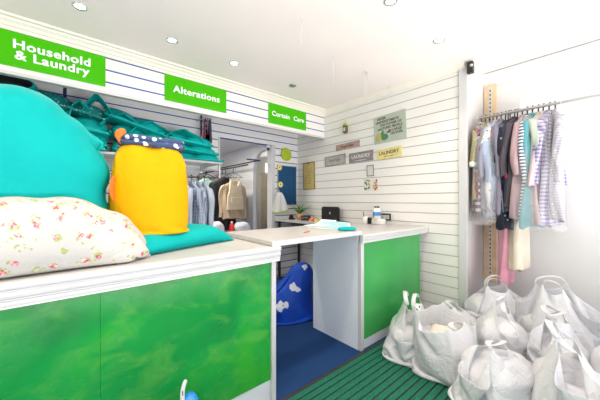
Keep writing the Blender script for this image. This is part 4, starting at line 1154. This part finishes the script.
o = curved_sheet(.26, .32, .012, .18, 'teal_paper').build('sheet', pd); o['label'] = 'aqua top sheet'
o = curved_sheet(.30, .20, .018, .22, 'paper').build('sheet', pd); o.location = (.02, .12, 0)
tp = soft_bag('teal_pouch', None, (0, 0, .014), (.085, .035, .016), 'teal', 71, (.8, .6), 28, 12, .006, .003, None, .001)
q = at(348, 231, Z=FZ); tp.location = (min(q.x, 1.97), q.y, FZ); tp.rotation_euler = (0, 0, R(-35)); tag(tp, 'small turquoise pouch on flap in front of the paper pad', 'pouch')
pn = thing('pen', (1.60, 1.78, FZ + .006), 'pinkish brown pen lying on the flap', 'pen', rz=R(25))
o = MB().tube([(-.06, 0, 0), (.05, 0, 0)], .005, 'terracotta', 8).build('barrel', pn, smooth=True); MB().tube([(.05, 0, 0), (.065, 0, -.001)], [.005, .001], 'steel', 8).build('tip', pn, smooth=True)
pn = thing('pen', (1.98, 1.60, FZ + .006), 'brown pencil lying by the right end of the flap', 'pencil', rz=R(-40))
MB().tube([(-.05, 0, 0), (.045, 0, 0)], .004, 'brown', 6).build('barrel', pn, smooth=True); MB().tube([(.045, 0, 0), (.06, 0, 0)], [.004, .0006], 'wood', 6).build('tip', pn, smooth=True)

CZ = 1.069
# bottles by the wall
def on_counter(u, X): 
    d = ray(u, 215); k = X / d.x; return (X, d.y * k, CZ)
bx = on_counter(375.5, 3.22); bx2 = on_counter(378.2, 3.27)
for loc, lab, hh in ((bx, 'clear bottle with blue label, in front of its twin by the sign wall', .24), (bx2, 'clear bottle with blue label, behind its twin by the sign wall', .25)):
    t = thing('water_bottle', loc, lab, 'bottle', group='labelled bottles on the shorter counter')
    MB().lathe([(.001, 0), (.030, 0), (.033, .006), (.033, .03), (.030, .036), (.033, .042), (.033, .075), (.030, .081), (.033, .087), (.033, .16), (.026, .195), (.013, .205), (.013, .22), (.001, .22)], 'mug', n=24).build('bottle_body', t, smooth=True)
    MB().lathe([(.0335, .108), (.0345, .11), (.0345, .158), (.0335, .16)], 'label_blue', n=24).build('label_band', t, smooth=True)
    MB().lathe([(.001, .215), (.016, .215), (.016, .235), (.001, .237)], 'black', n=16).build('cap', t, smooth=True)
mg = thing('mug', on_counter(365.5, 3.12), 'white mug with dark band holding a pen, beside the bottles', 'mug')
MB().lathe([(.001, 0), (.036, 0), (.040, .01), (.040, .095), (.036, .095), (.036, .012), (.001, .012)], 'mug', n=24).build('cup', mg, smooth=True)
MB().tube([(.0, -.038, .075), (0, -.062, .07), (0, -.068, .05), (0, -.06, .03), (0, -.038, .022)], .006, 'mug', 8).build('handle', mg, smooth=True)
o = MB().tube([(0, .01, .02), (-.01, .03, .16)], .005, 'black', 8).build('pen'); o.location = mg.location; tag(o, 'black pen standing in the white mug', 'pen')
o = MB().box(-.04, .04, -.022, .022, 0, .085, 'black').build('card_reader', bevel=.006); o.location = on_counter(370.5, 3.14); tag(o, 'black upright card reader between the mug and bottles', 'card reader')
gl = thing('glass_jar', on_counter(374.5, 3.10), 'short greyish jar standing in front of the bottles', 'jar')
M['glassy'] = plain('grey glass', (.55, .55, .50), .15, var=.1)
MB().lathe([(.001, 0), (.036, 0), (.040, .01), (.040, .055), (.034, .062), (.034, .07), (.001, .07)], 'glassy', n=24).build('jar_body', gl, smooth=True)
MB().lathe([(.001, .07), (.037, .07), (.037, .085), (.001, .086)], 'steel', n=24).build('lid', gl, smooth=True)
tp_ = on_counter(381, 3.15)
o = MB().box(-.05, .05, -.04, .04, 0, .07, 'paper').build('tissue_pack', bevel=.012); o.location = tp_; tag(o, 'white packet on the counter right of the jar', 'packet')
fr = thing('socket_box', (XW - .001, on_counter(386.5, XW)[1], 1.16), 'dark edged power socket on the sign wall right of bottles', 'socket')
MB().box(-.03, 0, -.07, .07, -.045, .045, 'rubber').build('back_box', fr, bevel=.004); MB().box(-.034, -.03, -.062, .062, -.030, .025, 'steel').build('face_plate', fr, bevel=.003)
mb = MB()
for y in (-.03, .03):
    for (dy, dz) in ((0, .012), (-.01, -.008), (.01, -.008)): mb.box(-.0355, -.0335, y + dy - .003, y + dy + .003, dz - .005, dz + .005, 'black')
mb.build('pin_holes', fr)

# ================================================================== UNDER THE FLAP
sd = thing('cardboard_box', (1.72, 3.2, .0), 'open brown cardboard box on the carpet behind the blue bag', 'box', rz=R(30))
mb = MB(); mb.box(-.2, .2, -.16, .16, .001, .3, 'brown'); mb.build('box_body', sd)
o = MB().box(-.2, .2, -.005, .005, 0, .16, 'soft_black').build('box_flap', sd); o.location = (0, -.16, .3); o.rotation_euler = (R(50), 0, 0)
for x in (2.62, 2.74):
    pass

# ================================================================== LEFT BACK: SHIRTS UNDER THE SHELF
RY, RZ2 = 3.74, 1.70
r2 = thing('clothes_rail', (1.70, RY, RZ2), 'chrome rail of shirts fixed under the wall shelf', 'clothes rail')
MB().tube([(0, 0, 0), (XL + .05 - 1.70, 0, 0)], .012, 'chrome', 10).build('rail_tube', r2, smooth=True)
for x in (-.02, -1.2): MB().box(x - .008, x + .008, -.01, .01, 0, SHZ - RZ2, 'chrome').build('drop_bracket', r2)
o = MB().box(XL + .02, 1.40, -.02, .0, 1.72, 1.86, 'trim').build('trim_7'); o.location = (0, YB, 0); struct(o)
pat('bluestripe', stripes(0, .022, .4, (.46, .52, .62), (.18, .24, .42)))
pat('tinyblue', checks(.018, (.58, .64, .74), (.36, .42, .56), (.18, .22, .38), (1, 2)))
M['slate'] = cloth('slate blue cotton', (.20, .24, .33), .8)
M['iceblue'] = cloth('ice blue cotton', (.48, .54, .64), .8)
G2 = 'shirts on the rail under the shelf'
for k, (x, m_, lab) in enumerate(((.96, 'slate', 'slate blue shirt half hidden by the yellow bag'), (1.04, 'slate', 'second slate blue shirt right of the yellow bag'), (1.12, 'greyshirt', 'grey shirt third along under the shelf'),
        (1.20, 'iceblue', 'plain ice blue shirt under the shelf'), (1.29, 'tinyblue', 'small checked blue shirt under the shelf'), (1.38, 'bluestripe', 'blue striped shirt near the rail end under the shelf'), (1.46, 'iceblue', 'ice blue shirt last on the rail beside the doorway'))):
    hanger((x, RY, RZ2 + .014), R(90 + 4 * sin(k)), 'black wire hanger of the ' + lab, 'hangers on the rail under the shelf')
    garment('shirt', (x, RY, RZ2 - .075), .42, .85, .07, m_, lab, R(90 + 5 * sin(k * 2)), 80 + k, .55, m_, G2)
# striped ties hanging near the shelf end
tx = at(207.5, 125, Y=3.80)
for k, (dx, m_, lab) in enumerate(((-.03, 'plaid', 'dark red patterned tie hung above the shelf end'), (.0, 'slate', 'slate blue tie between two darker ties'), (.03, 'charcoal', 'charcoal tie nearest the doorway'))):
    t = thing('necktie', (tx.x + dx, 3.80, 2.52), lab, 'tie', group='ties hung above the shelf end')
    MB().tube([(0, 0, -.0), (.0, -.012, .03), (.0, -.02, .0)], .008, m_, 6).build('loop', t)
    pts = [(-.022, 0), (.022, 0), (.036, -.27 - .02 * k), (0, -.33 - .02 * k), (-.036, -.27 - .02 * k)]
    MB().prism(pts, -.008, .004, 'y', m_).build('blade', t, bevel=.003)
tr = thing('tie_rail', (tx.x, YB, 2.54), 'small steel peg rail holding the ties', 'rail')
MB().tube([(-.06, 0, 0), (-.06, -.24, 0), (.06, -.24, 0), (.06, 0, 0)], .006, 'steel', 8).build('peg', tr, smooth=True)

# ================================================================== BACK ROOM
JX, JZ = 2.40, 2.0
br = thing('clothes_rail', (JX, 4.2, JZ), 'double steel rail of jackets in the back room', 'clothes rail')
MB().tube([(0, 0, 0), (0, 2.25, 0)], .012, 'rubber', 10).build('rail_tube', br, smooth=True)
MB().tube([(.24, 0, .10), (.24, 2.25, .10)], .012, 'rubber', 10).build('rail_tube', br, smooth=True)
for y in (.02, 2.2): MB().box(-.012, .26, y - .005, y + .005, .085, .11, 'navy_board').build('end_bracket', br)
G3 = 'jackets on the back room rail'
for k, (y, m_, L, lab, colr) in enumerate(((4.86, 'tan', .72, 'tan jacket with long sleeves framing the beige waistcoat', 'tan'), (4.96, 'soft_black', 1.0, 'black jacket behind the tan one', 'soft_black'), (5.08, 'soft_black', .98, 'second black jacket deeper in the back room', 'soft_black'),
        (5.3, 'mint', .9, 'pale mint shirt behind the black jackets', 'mint'), (5.5, 'slate', .8, 'slate shirt deepest but one on the back room rail', 'slate'), (5.8, 'charcoal', .8, 'charcoal jacket deepest on the back room rail', 'charcoal'), (6.1, 'soft_black', .8, 'black coat at the far end of the back room rail', 'soft_black'))):
    off = (.06, -.05, -.06, -.30, -.2, -.1, 0)[k]
    hanger((JX + off, y, JZ + .014), R(4 * sin(k)), 'black hanger of the ' + lab, 'hangers on the back room rail')
    garment('jacket', (JX + off, y, JZ - .09 - (.16 if k == 0 else .1)), .44, L, .08, m_, lab, R(5 * sin(k * 2)), 120 + k, .62, colr, G3)
wv = thing('waistcoat', (JX + .06, 4.78, JZ - .24), 'beige apron-like waistcoat hung in front of the tan jacket', 'waistcoat')
mb = MB(); pts = [(-.11, 0), (-.08, .0), (-.04, -.10), (.04, -.10), (.08, 0), (.11, 0), (.13, -.22), (.16, -.30), (.17, -.56), (-.17, -.56), (-.16, -.30), (-.13, -.22)]
mb.prism(pts, -.03, .02, 'y', 'beige'); mb.build('body', wv, bevel=.012)
MB().prism([(-.09, -.32), (.09, -.32), (.085, -.45), (-.085, -.45)], -.042, -.028, 'y', 'beige').build('pocket', wv, bevel=.005)
for s in (-1, 1): MB().ribbon([V((s * .095, -.01, 0)), V((s * .06, -.005, .06)), V((0, 0, .10))], (1, .0, .3), .022, .006, 'beige').build('strap', wv)
# hanging dark clothes further left in back room
for k, (x, y, m_, lab) in enumerate(((1.70, 5.0, 'charcoal', 'charcoal shirt on the left side of the back room'), (1.66, 5.25, 'soft_black', 'black shirt on the left side of the back room'))):
    hanger((x, y, 1.93), R(70), 'black hanger of the ' + lab, 'hangers on the spare back room rail')
    garment('shirt', (x, y, 1.84), .42, .8, .08, m_, lab, R(70), 150 + k, .5, m_)
lr = thing('clothes_rail', (1.69, 4.7, 1.916), 'spare rail on the left side of the back room', 'clothes rail')
MB().tube([(0, 0, 0), (-.02, 1.75, 0)], .012, 'steel', 8).build('rail_tube', lr, smooth=True)
# low shelf with white bundles and a red item
ls = thing('low_shelf', (2.3, 4.75, 0), 'low white bench in the back room beneath the jackets', 'bench')
MB().box(-.5, .45, -.25, .3, .74, .78, 'trim').build('bench_top', ls)
for x in (-.45, .4):
    for y in (-.2, .25): MB().box(x - .02, x + .02, y - .02, y + .02, 0, .74, 'trim').build('leg', ls)
for k, (x, y, rr, lab) in enumerate(((2.05, 4.68, (.13, .1, .11), 'white plastic bundle at the left of the back room bench'), (2.55, 4.66, (.15, .1, .10), 'white plastic bundle at the right of the back room bench'))):
    o = soft_bag('plastic_bundle', None, (0, 0, rr[2] * .9), rr, 'tote', 90 + k, (.8, .8), 26, 14, .03, .015, None, .001); o.location = (x, y, .781); tag(o, lab, 'bundle', 'white bundles on the back room bench')
dt = thing('detergent_bottle', (2.36, 4.72, .781), 'red capped bottle on the back room bench', 'bottle')
MB().lathe([(.001, 0), (.04, 0), (.042, .01), (.042, .14), (.02, .18), (.001, .18)], 'red', n=18).build('bottle_body', dt, smooth=True); MB().lathe([(.001, .18), (.018, .18), (.018, .21), (.001, .21)], 'mug', n=14).build('cap', dt, smooth=True)
# curtain seen through the arch
cu = MB(); vs = []; n = 60
xs = XS + 1.02
r_ = [[V((xs + .03 * sin(i * 1.15), 4.45 + 1.7 * i / n, z)) for i in range(n + 1)] + [V((xs + .03 * sin(i * 1.15) + .008, 4.45 + 1.7 * i / n, z)) for i in range(n, -1, -1)] for z in (.05, 1.0, 2.06)]
cu.rings(r_, 'curtain'); o = cu.build('curtain', smooth=True); tag(o, 'cream curtain seen through the white arch', 'curtain')
cr = MB().tube([(xs + .01, 4.3, 2.075), (xs + .01, 6.3, 2.075)], .012, 'steel', 8).build('curtain_rod', smooth=True); tag(cr, 'thin curtain rod above the cream curtain', 'curtain rod')
# sensor on doorway jamb
q = at(265, 150, Y=YB + .1)
sn = thing('wall_lamp', (OX1 - .02, YB + .06, q.z + .04), 'small white lamp with dark underside on the doorway jamb', 'lamp')
MB().lathe([(.001, .05), (.03, .045), (.042, .0), (.036, -.01), (.001, -.01)], 'mug', n=18).build('shade', sn, smooth=True)
MB().blob((0, 0, -.03), (.024, .024, .03), 'black', 14, 8).build('lens', sn, smooth=True)
MB().box(0, .02, -.012, .012, .0, .03, 'mug').build('bracket', sn)

# ================================================================== LIGHT
W = bpy.data.worlds.new('world'); S.world = W; W.use_nodes = True
bg = W.node_tree.nodes['Background']; bg.inputs['Color'].default_value = (.90, .95, 1, 1); bg.inputs['Strength'].default_value = 1.0
def area(name, loc, rot, sx, sy, e, c):
    l = bpy.data.lights.new(name, 'AREA'); l.shape = 'RECTANGLE'; l.size = sx; l.size_y = sy; l.energy = e; l.color = c
    o = bpy.data.objects.new(name, l); COL.objects.link(o); o.location = loc; o.rotation_euler = rot; return o
area('shopfront_daylight', ((XL + XA) / 2, YS - .12, 1.55), (R(90), 0, 0), 5.2, 2.2, 20, (.86, .92, 1))   # daylight through the shop window
area('ceiling_fill', (1.15, YS - 1.5, .05), (R(146), 0, 0), 5.0, 1.4, 430, (1, .97, .96))   # unseen lamp added outside the window, aimed up to brighten the ceiling
area('back_room_fill', (1.5, 4.7, 2.48), (0, 0, 0), .6, .6, 46, (1, .95, .86))  # unseen lamp added to brighten the back room
area('passage_window_daylight', (XS + 1.05, 5.2, 1.9), (0, R(90), 0), .8, 1.4, 12, (1, 1, 1))
for i, (x, y) in enumerate(((1.07, 1.13), (.26, 1.13), (-.55, 1.13), (-.58, 2.74), (-1.2, 2.74))):      # the rows of spotlights run on outside the frame
    l = bpy.data.lights.new('ceiling_spot', 'SPOT'); l.energy = 31; l.spot_size = R(125); l.spot_blend = .8; l.color = (1, .88, .74); l.shadow_soft_size = .05
    o = bpy.data.objects.new('ceiling_spot', l); COL.objects.link(o); o.location = (x, y, ZC - .03)
S.view_settings.view_transform = 'Standard'; S.view_settings.look = 'None'; S.view_settings.gamma = 1; S.view_settings.exposure = .03
S.view_settings.use_curve_mapping = False
S.cycles.max_bounces = 10; S.cycles.diffuse_bounces = 6; S.cycles.transparent_max_bounces = 24
S.cycles.use_denoising = True
